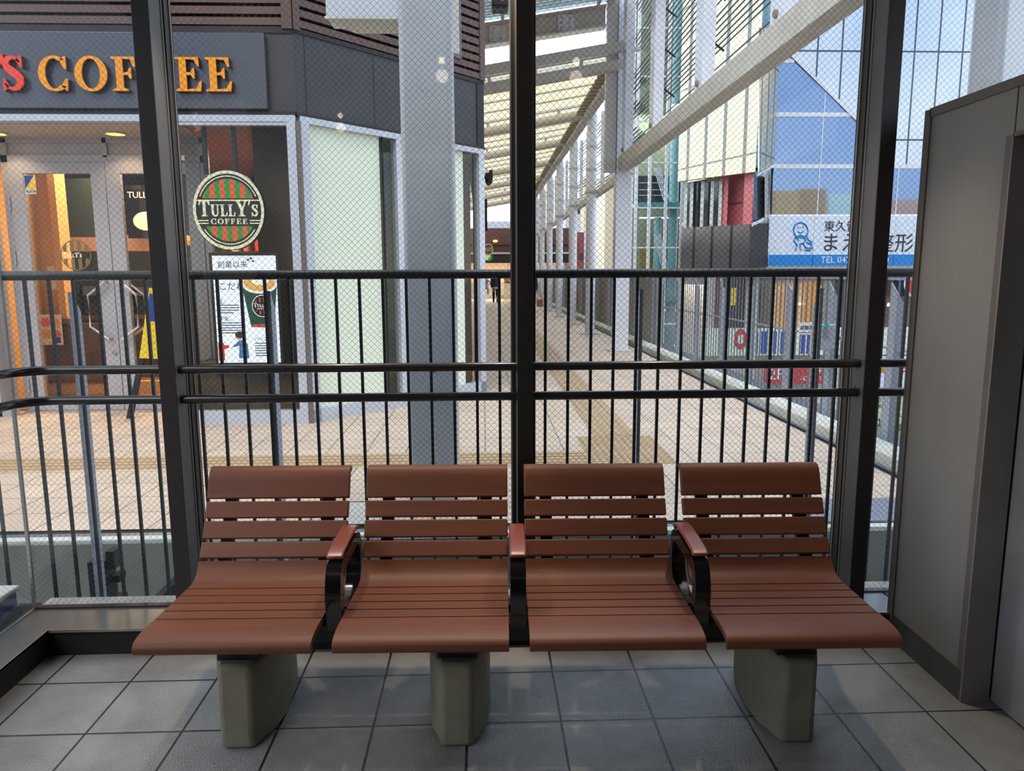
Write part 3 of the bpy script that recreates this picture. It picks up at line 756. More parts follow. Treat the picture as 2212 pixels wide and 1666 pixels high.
for x, who in ((-4.69, 'over the left half of the cafe door'), (-3.56, 'over the right half of the cafe door')):
    t = thing('porch_downlight', 'round recessed downlight ' + who, 'light', (x, 7.6, 2.79), group='porch downlights')
    mat('downlight_glow', (255, 190, 90), .5, emit=(255, 186, 84), es=2.2)
    MB().tube([(x, 7.6, 2.778), (x, 7.6, 2.789)], .085, 24).build('lens', 'downlight_glow', t)
    MB().strip([(x + .085 * math.cos(a * .2618), 7.6 + .085 * math.sin(a * .2618), 2.776) for a in range(24)], [(x + .1 * math.cos(a * .2618), 7.6 + .1 * math.sin(a * .2618), 2.776) for a in range(24)], (0, 0, .013), True).build('ring', 'alu', t)
for j, (x, y) in enumerate(((-2.62, 9.2), (-2.45, 9.9), (-2.2, 10.8), (-2.75, 10.5))):
    t = tag(MB().tube([(x, y, 2.835), (x, y, 2.852)], .06, 14).build('ceiling_spot', 'downlight_glow'), 'small warm spotlight in the wooden cafe ceiling', 'light', 'spots in the cafe ceiling')
def leaf(x0, x1, lab, hinge):
    d_ = thing('door_%d' % (2 if hinge < 0 else 3), lab, 'door', ((x0 + x1) / 2, DY, 0), kind='structure')
    m = MB().box(x0, x0 + .145, DY - .01, DY + .04, .02, 2.55).box(x1 - .145, x1, DY - .01, DY + .04, .02, 2.55).box(x0 + .145, x1 - .145, DY - .01, DY + .04, 2.44, 2.55).box(x0 + .145, x1 - .145, DY - .01, DY + .04, .02, .15)
    m.build('frame', 'alu_door', d_, bevel=.003)
    MB().box(x0 + .145, x1 - .145, DY + .01, DY + .018, .15, 2.44).build('glass', 'shop_glass', d_)
    hx = (x1 - .07) if hinge < 0 else (x0 + .07); s_ = -1 if hinge < 0 else 1
    for yy in ((DY - .07,) if hinge < 0 else (DY - .07, DY + .10)):
        yb = DY - .01 if yy < DY else DY + .04
        m = MB().tube([(hx, yb, 1.36), (hx, yy, 1.36), (hx + s_ * .17, yy, 1.22), (hx + s_ * .17, yy, .90), (hx, yy, .77), (hx, yb, .77)], .014, 10)
        m.build('handle', 'chrome', d_)
    if hinge < 0:
        for z in (2.15, 1.6, .28): MB().tube([(x0 - .008, DY - .02, z - .07), (x0 - .008, DY - .02, z + .07)], .012, 8).build('hinge', 'alu_door', d_)
        MB().tube([(hx + .02, DY - .025, .62), (hx + .02, DY - .01, .62)], .022, 12).build('lock', 'chrome', d_)
    return d_
leaf(-4.765, -3.812, 'left glazed leaf of the cafe door with a round emblem', -1)
leaf(-3.806, -2.865, 'right glazed leaf of the cafe door, partly hidden by the left window post', 1)
mat('stick_white', (226, 228, 226), .5); mat('stick_blue', (34, 60, 150), .4); mat('stick_yellow', (240, 206, 50), .4)
st = thing('security_sticker', 'small blue and yellow sticker in the top corner of the left door leaf', 'sticker', (-4.56, DY, 2.2))
MB().box(-4.615, -4.51, DY - .004, DY + .009, 2.24, 2.425).build('paper', 'stick_white', st)
MB().prism([(-4.612, DY - .005, 2.422), (-4.612, DY - .005, 2.29), (-4.515, DY - .005, 2.422)], (0, .001, 0)).build('blue_half', 'stick_blue', st)
MB().prism([(-4.513, DY - .005, 2.42), (-4.513, DY - .005, 2.29), (-4.610, DY - .005, 2.288)], (0, .001, 0)).build('yellow_half', 'stick_yellow', st)
text('lettering', 'ALSOK', 'stick_blue', (-4.608, DY - .006, 2.255), (1, 0, 0), (0, 0, 1), .034, st, .001)
em = thing('door_emblem', 'round translucent gold emblem stuck on the left door leaf', 'emblem', (-4.15, DY, 1.6))
mat('gold', (126, 110, 62), .5)
def band(mb, c, r, xa, xb, sgn, y0):
    xs = [xa + (xb - xa) * k / 4 for k in range(5)]
    tp_ = [(x, sgn * math.sqrt(max(r * r - x * x, 0))) for x in xs]
    if min(abs(q[1]) for q in tp_) <= abs(y0): return
    mb.prism([(c[0] + a, c[1], c[2] + b) for a, b in [(xa, y0)] + tp_ + [(xb, y0)]], (0, .002, 0))
c = (-4.175, DY + .004, 1.63); R = .155
m = MB(); m.strip([(c[0] + R * math.cos(a * .175), c[1], c[2] + R * math.sin(a * .175)) for a in range(36)], [(c[0] + .93 * R * math.cos(a * .175), c[1], c[2] + .93 * R * math.sin(a * .175)) for a in range(36)], (0, .002, 0), True)
for k in range(7):
    if k % 2 == 0:
        for s_ in (1, -1): band(m, c, R * .93, -.125 + k * .036, -.125 + (k + 1) * .036, s_, s_ * .035)
m.build('rim_and_bars', 'gold', em)
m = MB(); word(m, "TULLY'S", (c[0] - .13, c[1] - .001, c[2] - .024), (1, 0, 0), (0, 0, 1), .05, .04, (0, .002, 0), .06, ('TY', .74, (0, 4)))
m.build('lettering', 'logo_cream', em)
# oval badge hung in the shop window
ov = thing('oval_sign', 'oval green and red striped cafe sign hanging behind the shop window', 'sign', (-2.36, 7.2, 1.66))
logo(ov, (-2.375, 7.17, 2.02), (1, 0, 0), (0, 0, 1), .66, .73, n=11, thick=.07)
MB().bar((-2.57, 7.2, 2.35), (-2.57, 7.2, 2.84), .035, .035).bar((-2.30, 7.2, 2.37), (-2.30, 7.2, 2.84), .035, .035).build('hanger', 'black_line', ov)
# poster display
mat('screen', (226, 234, 246), .4, emit=(222, 232, 248), es=.62)
for nm, c_ in (('ink', (34, 34, 40)), ('ink_grey', (96, 100, 108)), ('cup_green', (24, 66, 52)), ('cup_rim', (236, 236, 230)), ('latte', (222, 170, 92)), ('foam', (246, 240, 226)), ('cup_rust', (176, 70, 50)), ('marker', (232, 214, 120)), ('machine_red', (214, 60, 40)), ('shirt_blue', (70, 110, 160)), ('skin', (214, 168, 138)), ('hair', (40, 32, 28)), ('bean', (90, 60, 36))):
    mat('p_' + nm, c_, .5, vary=0, emit=c_, es=.42)
po = thing('poster_screen', 'lit upright poster with a big green coffee cup behind the shop window', 'poster', (-2.29, 7.25, .56))
x0, x1, z0, z1 = -2.590, -1.990, .575, 1.605
MB().box(x0 - .03, x1 + .03, 7.262, 7.32, z0 - .14, z1 + .03).build('casing', 'black_line', po)
MB().box(x0, x1, 7.258, 7.263, z0, z1).build('screen', 'screen', po)
py = 7.2565
U_, V_ = (1, 0, 0), (0, 0, 1)
def ptxt(s_, x, z, h, m_='p_ink', nm='lettering'): return text(nm, s_, m_, (x, py, z), U_, V_, h, po, .0004)
ptxt('創業以来', x0 + .045, 1.495, .072)
ptxt('変わらぬ', x0 + .045, 1.395, .082)
ptxt('こだわり。', x0 + .045, 1.285, .082)
ptxt('豆。', x0 + .03, 1.150, .05); ptxt('牛乳。', x0 + .03, .985, .05)
ptxt('バリスタ', x0 + .36, .790, .044)
ptxt('COFFEE', x0 + .20, .585, .02)
m = MB()
for zz, n_, xx, ww in ((1.135, 4, .03, .20), (.965, 5, .03, .22), (.765, 6, .36, .17)):
    for k in range(n_): m.box(x0 + xx, x0 + xx + ww * (1 if k < n_ - 1 else .7), py - .0004, py, zz - k * .024 - .006, zz - k * .024 + .004)
m.build('small_print', 'p_ink_grey', po)
m = MB()
for xx, zz, ww in ((.03, 1.056, .17), (.03, .862, .15), (.36, .640, .12)): m.box(x0 + xx, x0 + xx + ww, py - .0002, py, zz - .004, zz + .003)
m.build('underline', 'p_marker', po)
cx_, L = x0 + .435, lambda pts, k=0: [(a, py - .001 - k * .0008, b) for a, b in pts]
MB().prism(L([(cx_ - .165, 1.30), (cx_ + .165, 1.33), (cx_ + .122, .945), (cx_ - .10, .925)]), (0, .0008, 0)).build('cup', 'p_cup_green', po)
ee = lambda cx2, cz2, rx, rz, a0=0, a1=360, n_=30: [(cx2 + rx * math.cos(math.radians(a0 + (a1 - a0) * q / n_)), cz2 + rz * math.sin(math.radians(a0 + (a1 - a0) * q / n_))) for q in range(n_)]
MB().prism(L(ee(cx_, 1.335, .168, .092), 1), (0, .0008, 0)).build('cup_rim', 'p_cup_rim', po)
MB().prism(L(ee(cx_, 1.345, .150, .078), 2), (0, .0008, 0)).build('latte', 'p_latte', po)
MB().prism(L(ee(cx_ + .01, 1.37, .085, .045), 3), (0, .0008, 0)).build('foam', 'p_foam', po)
MB().prism(L([(cx_ - .10, .945), (cx_ + .12, .963), (cx_ + .116, .937), (cx_ + .03, .917), (cx_ - .095, .922)], 1), (0, .0008, 0)).build('cup_foot', 'p_cup_rust', po)
lg = thing('cup_badge', '', '', (cx_ + .02, py, 1.12)); 
for key in ('label', 'category'):
    if key in lg: del lg[key]
lg2 = MB().prism(L(ee(cx_ + .015, 1.125, .098, .108), 1), (0, .0008, 0)).build('cup_badge', 'logo_black', po)
bpy.data.objects.remove(lg)
def badge_flat(root, cx2, cz2, rx, rz):
    m = MB(); m.strip(L(ee(cx2, cz2, rx * .99, rz * .99), 2), L(ee(cx2, cz2, rx * .92, rz * .92), 2), (0, .0006, 0), True)
    word(m, "TULLY'S", (cx2 - rx * .80, py - .0028, cz2 - rz * .10), U_, V_, rz * .36, rx * 1.6 / word_len("TULLY'S", 1, .06, ('TY', .74, (0, 4))), (0, .0006, 0), .06, ('TY', .74, (0, 4)))
    word(m, 'COFFEE', (cx2 - rx * .5, py - .0028, cz2 - rz * .32), U_, V_, rz * .14, rx * 1.0 / word_len('COFFEE', 1, .22), (0, .0006, 0), .22)
    m.build('badge_lettering', 'p_cup_rim', root)
    m = MB()
    for k in range(-3, 4, 2):
        xx = k * rx * .2
        hz = math.sqrt(max(.6 * rz * rz - (xx * rz / rx) ** 2, 0))
        m.box(cx2 + xx - rx * .09, cx2 + xx + rx * .09, py - .0024, py - .0018, cz2 + rz * .34, cz2 + max(hz, rz * .4))
        m.box(cx2 + xx - rx * .09, cx2 + xx + rx * .09, py - .0024, py - .0018, cz2 - max(hz, rz * .44), cz2 - rz * .40)
    m.build('badge_bars', 'p_cup_rust', root)
badge_flat(lg2, cx_ + .015, 1.125, .098, .108)
MB().prism(L([(x0 + .005, .60), (x0 + .065, .60), (x0 + .065, .71), (x0 + .11, .72), (x0 + .11, .745), (x0 + .065, .75), (x0 + .06, .77), (x0 + .005, .77)]), (0, .0008, 0)).build('coffee_machine', 'p_machine_red', po)
MB().prism(L([(x0 + .20, .62), (x0 + .30, .62), (x0 + .29, .76), (x0 + .25, .80), (x0 + .21, .79), (x0 + .15, .74), (x0 + .14, .725), (x0 + .21, .74)]), (0, .0008, 0)).build('barista_shirt', 'p_shirt_blue', po)
MB().prism(L(ee(x0 + .205, .830, .030, .036)), (0, .0008, 0)).build('barista_face', 'p_skin', po)
MB().prism(L(ee(x0 + .218, .848, .042, .034), 1), (0, .0008, 0)).build('barista_hair', 'p_hair', po)
m = MB()
for a, b in ((.34, 1.565), (.365, 1.58), (.385, 1.553)): m.prism(L(ee(x0 + a, b, .013, .010, n_=12)), (0, .0008, 0))
m.build('beans', 'p_bean', po)

# inside the cafe, seen through the doors
mat('poster_cream', (232, 222, 200), .6); mat('fl_red', (222, 110, 90), .6); mat('fl_yellow', (226, 170, 80), .6)
fp = thing('flower_poster', 'small cream poster with four flowers on the wooden wall inside the door', 'poster', (-4.9, 8.9, .3))
fp.location = (0, 0, 0); fp.matrix_basis = Matrix.Identity(4)
px0 = at(86, 680, 8.85); px1 = at(137, 745, 8.85)
MB().box(px0.x, px1.x, 8.845, 8.855, px1.z, px0.z).build('paper', 'poster_cream', fp)
for a, b, mm in ((.25, .75, 'fl_red'), (.72, .72, 'fl_yellow'), (.25, .36, 'fl_yellow'), (.72, .34, 'fl_red')):
    cx2, cz2 = px0.x + (px1.x - px0.x) * a, px1.z + (px0.z - px1.z) * b
    MB().prism([(cx2 + .055 * (1 + .15 * math.cos(6 * q)) * math.cos(q), 8.843, cz2 + .055 * (1 + .15 * math.cos(6 * q)) * math.sin(q)) for q in [i * .1745 for i in range(36)]], (0, .0015, 0)).build('flower', mm, fp)
MB().box(px1.x - .09, px1.x - .02, 8.842, 8.844, px1.z + .02, px1.z + .09).build('mark', 'stick_blue', fp)
sw = thing('switch_panel', 'two cream switch plates on the orange wall inside the door', 'switch')
for (a, b, c_, d_) in ((101, 575, 121, 600), (104, 604, 124, 626)):
    p, q = at(a, b, 8.98), at(c_, d_, 8.98)
    MB().box(p.x, q.x, 8.975, 9.0, q.z, p.z).build('plate', 'poster_cream', sw, bevel=.004)
def wallboard(name, lab, cat, a, b, c_, d_, y, mm, th=.05):
    p, q = at(a, b, y), at(c_, d_, y)
    return tag(MB().box(p.x, q.x, y, y + th, q.z, p.z).build(name, mm), lab, cat)
wallboard('dark_panel', 'dark green tall panel behind the left door leaf', 'panel', 134, 385, 214, 512, 9.4, 'green_dark')
bd_ = wallboard('serving_counter', 'peach fronted band of the cafe counter above the coffee machines', 'counter', 140, 508, 330, 542, 10.2, 'peach', .4)
cb = thing('cafe_counter', 'dark wooden cafe counter at the back of the shop', 'counter')
p, q = at(150, 690, 10.4), at(420, 800, 10.4)
MB().box(p.x, q.x, 10.4, 11.0, 0.012, p.z).build('body', 'wood_dark', cb)
MB().box(p.x - .04, q.x + .04, 10.36, 11.0, p.z, p.z + .05).build('worktop', 'wood_counter', cb)
for k, (u, hh, mm) in enumerate(((160, .42, 'black_line'), (216, .5, 'interior_dark'), (272, .35, 'chrome'), (330, .48, 'black_line'))):
    pp = at(u, 690, 10.6)
    mc = thing('coffee_machine', ('first', 'second', 'third', 'fourth')[k] + ' appliance from the left on the cafe counter', 'machine', (pp.x, 10.65, p.z + .05), group='appliances on the cafe counter')
    MB().box(pp.x - .16, pp.x + .16, 10.5, 10.8, p.z + .05, p.z + .05 + hh).build('body', mm, mc, bevel=.02)
    MB().box(pp.x - .12, pp.x + .12, 10.44, 10.5, p.z + .05 + hh * .55, p.z + .05 + hh * .8).build('panel', 'post_side', mc)
ws = thing('wall_shelf', 'dark shelf unit of cups and packets on the back wall of the cafe', 'shelf', (-2.9, 11.8, .9))
for z in (.95, 1.35, 1.75): MB().box(-4.2, -1.6, 11.8, 12.15, z, z + .03).build('board', 'wood_dark', ws)
for i in range(14):
    for z in (.98, 1.38, 1.78):
        if random.random() < .7:
            x = -4.1 + i * .18; hh = random.uniform(.12, .26)
            mm = random.choice(['poster_cream', 'fl_red', 'logo_amber', 'letter_red', 'chrome', 'green_dark'])
            tag(MB().box(x, x + random.uniform(.08, .13), 11.85, 11.98, z, z + hh).build('packet', mm, bevel=.006), 'small packet on the shelves at the back of the cafe', 'packet', 'packets on the cafe shelves')
mb_ = thing('menu_board', 'black menu board with a pale food picture behind the right door leaf', 'menu')
p, q = at(268, 400, 10.0), at(335, 515, 10.0)
MB().box(p.x, q.x, 10, 10.04, q.z, p.z).build('board', 'black_glass', mb_)
text('lettering', "TULLY'S", 'ink' if False else 'poster_cream', (p.x + .03, 9.998, p.z - .16), U_, V_, .11, mb_, .001)
MB().prism([(p.x + .25 + .17 * math.cos(q_), 9.995, q.z + .22 + .12 * math.sin(q_)) for q_ in [i * .26 for i in range(24)]], (0, .004, 0)).build('dish', 'poster_cream', mb_)
mat('shade_glow', (255, 150, 40), .5, emit=(255, 150, 40), es=1.2)
pd = thing('pendant_lamp', 'small glowing orange pendant beside the left window post', 'lamp')
pp = at(403, 520, 9.0)
MB().tube([pp - ZU * .05, pp, pp + ZU * .06], [.09, .085, .03], 14).build('shade', 'shade_glow', pd, smooth=True)
MB().tube([pp + ZU * .06, (pp.x, pp.y, 2.9)], .006, 6).build('cord', 'black_line', pd)
# easel sign by the door
ez = thing('easel_sign', 'black legged easel with a yellow and blue board by the cafe door', 'sign', (-3.33, 7.35, 0))
MB().prism([(-3.60, 7.42, .0), (-3.54, 7.42, 0), (-3.22, 7.36, 1.1), (-3.26, 7.36, 1.1)], (0, .03, 0)).build('leg', 'black_line', ez)
MB().prism([(-2.96, 7.42, .0), (-2.90, 7.42, 0), (-3.16, 7.36, 1.1), (-3.20, 7.36, 1.1)], (0, .03, 0)).build('leg', 'black_line', ez)
MB().prism([(-3.38, 7.33, .62), (-3.00, 7.33, .60), (-3.05, 7.30, 1.25), (-3.22, 7.30, 1.3)], (0, .02, 0)).build('board', 'stick_yellow', ez)
MB().prism([(-3.27, 7.312, .98), (-3.06, 7.31, .98), (-3.08, 7.296, 1.22), (-3.22, 7.296, 1.25)], (0, .004, 0)).build('board_top', 'stick_blue', ez)

# ================================================================== covered walkway
mat('steel_white', (236, 240, 250), .4, vary=.03)
mat('steel_grey', (212, 208, 200), .5, vary=.05)
mat('canopy_cream', (248, 240, 220), .75, vary=.05)
def make_translucent(name, fac):
    n, l = MATS[name].node_tree.nodes, MATS[name].node_tree.links
    b = n['Principled BSDF']; tb = n.new('ShaderNodeBsdfTranslucent'); mi = n.new('ShaderNodeMixShader'); mi.inputs[0].default_value = fac
    l.new(b.inputs['Base Color'].links[0].from_socket, tb.inputs[0]); l.new(b.outputs[0], mi.inputs[1]); l.new(tb.outputs[0], mi.inputs[2]); l.new(mi.outputs[0], n['Material Output'].inputs[0])
make_translucent('canopy_cream', .7)
mat('rust', (150, 138, 120), .8)
mat('teal', (60, 160, 160), .4)
mat('louver_mesh', (96, 96, 98), .5, metal=.3)
mat('curb_white', (214, 214, 202), .6, vary=.08)
mat('gravel', (104, 102, 104), .95, vary=.3, scale=40)
mat('translucent', (226, 240, 240), .5); mat('canopy_beam', (206, 202, 188), .5)
t_ = MATS['translucent'].node_tree.nodes['Principled BSDF']; t_.inputs['Transmission Weight'].default_value = .6
CX = 2.50
COLY = [17.4, 20.9, 24.6, 28.3, 32.0, 35.7]
ORD = ['nearest', 'second', 'third', 'fourth', 'fifth', 'farthest']
sq = thing('square_column', 'big square white column where the covered walkway begins', 'column', (CX, 13.5, 0))
MB().box(2.37, 2.635, 13.4, 13.66, 0, 7.4).build('shaft', 'steel_white', sq)
MB().box(2.30, 2.70, 13.33, 13.73, 0, .02).build('base_plate', 'steel_grey', sq)
MB().box(2.17, 2.36, 13.45, 13.6, 3.2, 7.4).build('side_shaft', 'steel_grey', sq)
m = MB()
for z in (5.75,): m.tube([(2.5, 13.385, z), (2.5, 13.40, z)], .03, 10)
m.build('bolt', 'galv', sq)
for i, y in enumerate(COLY):
    o = thing('round_column', '%s of the round white columns along the walkway edge' % ORD[i], 'column', (CX, y, 0), group='round walkway columns')
    MB().tube([(CX, y, 0), (CX, y, 5.05)], .115, 20).build('shaft', 'steel_white', o, smooth=True)
    MB().box(CX - .2, CX + .2, y - .2, y + .2, 0, .03).build('base_plate', 'steel_grey', o)
    m = MB()
    for z in (3.25, 3.75, 4.25): m.tube([(CX, y, z), (CX, y, z + .05)], .135, 20)
    m.build('collar', 'steel_grey', o)
# canopy: cream ceiling sheets that rise to the right, on pipes
def cz(x): return 4.80 + .175 * x
can = thing('canopy', 'cream sheet canopy over the walkway, carried on white cross pipes', 'canopy', (1, 20, 4.8))
X0, X1 = -6.0, 2.75
ys = [13.45] + COLY + [40]
for i in range(len(ys) - 1):
    a, b = ys[i], ys[i + 1]
    m = MB(); m.prism([(X0, a + .25, cz(X0)), (X1, a + .25, cz(X1)), (X1, a + .25, cz(X1) + .004), (X0, a + .25, cz(X0) + .004)], (0, b - a - .35, 0))
    m.build('ceiling_sheet', 'canopy_cream', can)
    m = MB()
    for q in range(1, 4):
        y = a + .25 + (b - a - .35) * q / 4
        m.bar((X0, y, cz(X0) - .015), (X1, y, cz(X1) - .015), .03, .03)
    m.build('sheet_seam', 'steel_grey', can)
for i, y in enumerate(ys[:-1]):
    MB().tube([(X0, y, cz(X0) - .22), (X1 - .2, y, cz(X1 - .2) - .22)], .10, 14).build('cross_pipe', 'steel_grey', can, smooth=True)
    m = MB().bar((X0, y, cz(X0) - .01), (X1, y, cz(X1) - .01), .12, .05)
    x = -5.5
    while x < 2.6:
        m.box(x, x + .06, y - .03, y + .03, cz(x) - .16, cz(x)); x += .8
    m.build('hanger_beam', 'steel_grey', can)
MB().bar((X0, 13.33, cz(X0) + .06), (X1 - .25, 13.33, cz(X1 - .25) + .06), .04, .16).build('front_edge', 'steel_grey', can)
MB().box(2.28, 2.46, 13.6, 40, 4.86, 5.12).build('eaves_beam', 'steel_grey', can)
m = MB(); y = 13.8
while y < 39:
    m.box(2.12, 2.27, y, y + .14, 4.93, 5.0); y += .3
m.build('eaves_bracket', 'rust', can)
# cross girder and translucent roof of the higher part
gd = thing('girder', 'bolted white steel girder crossing above the near end of the walkway', 'girder', (.5, 13.5, 5.5))
gz = lambda x: 5.30 + .155 * x
m = MB()
m.prism([(-5, 13.5, gz(-5)), (2.15, 13.5, gz(2.15)), (2.15, 13.5, gz(2.15) + .33), (-5, 13.5, gz(-5) + .33)], (0, .02, 0))
m.bar((-5, 13.5, gz(-5)), (2.15, 13.5, gz(2.15)), .24, .03).bar((-5, 13.5, gz(-5) + .33), (2.15, 13.5, gz(2.15) + .33), .24, .03)
m.build('web', 'steel_grey', gd)
for x in (.28, 1.46):
    m = MB().box(x - .14, x + .14, 13.47, 13.5, gz(x) + .04, gz(x) + .30)
    pl_ = m.build('splice_plate', 'steel_white', gd)
    m = MB()
    for dx in (-.07, .07):
        for dz in (.09, .17, .25): m.tube([(x + dx, 13.45, gz(x) + dz), (x + dx, 13.47, gz(x) + dz)], .022, 10)
    m.build('bolts', 'steel_grey', pl_)
rf = thing('corrugated_roof', 'bright corrugated translucent roof above the girder', 'roof', (.5, 12, 5.9), kind='structure')
m = MB()
for k in range(26):
    y = 10.0 + k * .14
    m.tube([(-6, y, gz(-6) + .48), (2.3, y, gz(2.3) + .48)], .07, 8)
m.build('sheet', 'translucent', rf)
m = MB()
for x in (-2.5, .25, 1.9): m.bar((x, 9.8, gz(x) + .42), (x + .12, 13.5, gz(x) + .42), .06, .06)
m.build('purlin', 'steel_grey', rf)
fb = thing('floodlight_box', 'dark box fixed under the translucent roof above the middle post', 'box')
p, q = at(1062, -8, 12.6), at(1098, 17, 12.6)
MB().box(p.x, q.x, 12.6, 12.9, q.z, p.z).build('casing', 'rail_paint', fb, bevel=.02)
MB().box(p.x + .02, q.x - .02, 12.58, 12.6, q.z + .05, p.z - .02).build('front', 'post_side', fb)
# louver screen: lower beam, posts, bands of thin slats
scn = thing('louver_screen', 'white steel louver screen on a low sloping looking beam along the walkway edge', 'screen', (CX, 8, 3.2))
scn['label'] = 'near louver screen of white posts and thin slats above the walkway edge'
MB().box(2.40, 2.60, 1.5, 13.4, 3.22, 3.45).build('lower_beam', 'canopy_beam', scn)
for y in (1.9, 4.1, 6.35, 8.6, 10.95, 13.1):
    MB().box(2.42, 2.56, y - .14, y + .14, 3.45, 7.4).build('post', 'steel_white', scn)
    MB().tube([(2.395, y, 3.52), (2.42, y, 3.52)], .035, 10).build('pin', 'rust', scn)
for k in range(7):
    z = 3.47 + k * .56
    m = MB()
    for j in range(7): m.box(2.60 + j * .038, 2.612 + j * .038, 1.5, 13.3, z + .19 - j * .03, z + .19 - j * .03 + .010)
    m.build('slat_band', 'louver_mesh', scn)
    m = MB()
    for j in range(5):
        y = 2.2 + j * 2.3
        m.bar((2.57, y, z + .19), (2.86, y, z - .02), .02, .02)
    m.build('slat_bracket', 'rail_paint', scn)
sc2 = thing('louver_screen', 'far louver screen between the round columns along the walkway', 'screen', (CX, 25, 3.2))
MB().box(2.66, 2.77, 13.75, 40, 3.22, 3.36).build('lower_beam', 'steel_grey', sc2)
y = 14.7
while y < 38:
    MB().box(2.67, 2.75, y - .05, y + .05, 3.36, 5.0).build('post', 'steel_white', sc2); y += 1.22
for k in range(4):
    z = 3.42 + k * .46
    m = MB()
    for j in range(4): m.box(2.77 + j * .05, 2.788 + j * .05, 13.75, 39, z + .13 - j * .035, z + .145 - j * .035)
    m.build('slat_band', 'louver_mesh', sc2)
# walkway edge: gutter, coping, picket fence
eg = struct('trim_5', MB().box(2.86, 3.0, 4.09, 50, -.5, -.02), 'gutter', 'grey gutter along the right edge of the walkway', 'gutter')
MB().box(2.92, 2.94, 4.1, 50, -.3, -.005).build('slot', 'black_line', eg)
cpg = struct('trim_6', MB().prism([(3.0, 3.95, -.6), (3.19, 3.95, -.6), (3.19, 3.95, .07), (3.16, 3.95, .105), (3.04, 3.95, .105), (3.0, 3.95, .07)], (0, 46, 0)), 'curb_white', 'white rounded curb along the right edge of the walkway', 'curb')
struct('trim_7', MB().box(3.19, 3.78, 3.0, 48, -.6, -.05), 'gravel', 'dark gravelled strip beyond the picket fence', 'ground')
fn = thing('picket_fence', 'galvanized picket fence with slant topped posts along the walkway edge', 'fence', (3.27, 9, -.05))
FX = 3.27
for y in (4.7, 5.8, 6.88, 7.86, 8.99, 10.14, 11.35, 12.44, 13.6):
    m = MB().prism([(FX - .005, y - .05, -.05), (FX - .005, y + .05, -.05), (FX - .005, y + .05, 1.34), (FX - .005, y - .05, 1.25)], (.012, 0, 0))
    m.prism([(FX + .007, y - .05, -.05), (FX + .05, y - .05, -.05), (FX + .05, y - .05, 1.18), (FX + .007, y - .05, 1.25)], (0, .012, 0))
    m.build('post', 'galv', fn)
for z in (.02, .80, 1.36): MB().box(FX + .02, FX + .04, 4.5, 13.9, z, z + .02).build('cross_rail', 'galv', fn)
y = 4.56; n_ = 0
while y < 13.9:
    MB().bar((FX + .03, y, .0), (FX + .03, y, 1.37), .012, .012).build('picket', 'galv_dull', fn); y += .112; n_ += 1
f2 = thing('board_fence', 'slatted fence with pale boards between the far columns', 'fence', (3.27, 20, -.05))
m = MB(); y = 14.0
while y < 38: m.box(FX, FX + .03, y, y + .14, -.05, 1.32); y += .20
m.build('boards', 'partition', f2)
for y in [14.1 + 1.7 * k for k in range(14)]: MB().box(FX - .05, FX, y, y + .07, -.05, 1.4).build('post', 'galv', f2)
MB().box(FX - .03, FX + .04, 13.98, 38, 1.36, 1.41).build('cap_rail', 'galv', f2)
m = MB(); y = 19.8
while y < 38: m.box(FX + .0, FX + .03, y + .12, y + .2, .14, 1.36); y += .20
m.build('infill', 'gutter', f2)
# notice and control box on the fence
nb = thing('notice_plate', 'small white notice with black characters on the picket fence', 'sign')
p, q = at(1727, 697, 7.3), at(1756, 723, 7.3)
cen = (p + q) / 2
NY = cen.y
MB().box(p.x, q.x, NY, NY + .012, q.z, p.z).build('plate', 'stick_white', nb)
text('lettering', '避難器', 'logo_black', (p.x + .006, NY - .001, q.z + .052), U_, V_, (q.x - p.x) * .33, nb, .001)
text('lettering', 'Emergency exit', 'logo_black', (p.x + .006, NY - .001, q.z + .018), U_, V_, .018, nb, .001)
MB().bar((q.x - .02, NY + .018, p.z - .06), (FX + .03, NY + .018, p.z - .06), .01, .01).build('tie', 'galv', nb)
cb2 = thing('control_box', 'grey metal control box with a teal tag on the fence post', 'box')
p, q = at(1772, 702, 6.5), at(1812, 756, 6.5)
MB().bar((q.x - .05, 6.55, q.z + .1), (FX + .01, 6.55, q.z + .1), .03, .03).build('stay', 'galv', cb2)
MB().box(p.x, q.x, 6.5, 6.6, q.z, p.z).build('case', 'galv', cb2, bevel=.006)
MB().box(p.x + .035, p.x + .065, 6.485, 6.5, p.z - .07, p.z + .02).build('tag', 'teal', cb2) if 'teal' in MATS else None
MB().box(p.x + .03, p.x + .06, 6.47, 6.5, q.z + .12, q.z + .2).build('lock', 'chrome', cb2)
# grey pillar outside at the right
rp = thing('concrete_pillar', 'broad smooth grey pillar outside above the grey partition', 'pillar', (3.75, 5.6, -5))
MB().prism([(3.46, 5.40, -5), (3.56, 5.20, -5), (3.98, 5.52, -5), (3.80, 5.90, -5)], (0, 0, 12)).build('shaft', 'pillar_paint', rp, bevel=.05)

# far end of the walkway
mat('far_fascia', (96, 62, 60), .6)
mat('far_band', (38, 32, 30), .6)
mat('far_wall', (226, 190, 150), .8)
fs = thing('far_shop', 'small shop with brown fascia and warm lit front at the far end of the walkway', 'shop', (.6, 41, 0))
FY2 = 41.0
MB().box(-4, 5, FY2 + .6, FY2 + 1, 2.55, 3.9).build('fascia', 'far_fascia', fs)
MB().box(-4, 5, FY2 + .3, FY2 + .6, 2.0, 2.5).build('dark_band', 'far_band', fs)
MB().box(-4, 5, FY2 + .25, FY2 + .35, 2.48, 2.58).build('trim', 'coping', fs)
MB().box(-4, 5, FY2 + 5, FY2 + 5.2, 0, 3.6).box(-4, -3.8, FY2 + .6, FY2 + 5, 0, 3).build('inner_wall', 'far_wall', fs)
MB().box(-4, 5, FY2 + .3, FY2 + .4, .02, .28).build('low_wall', 'coping', fs)
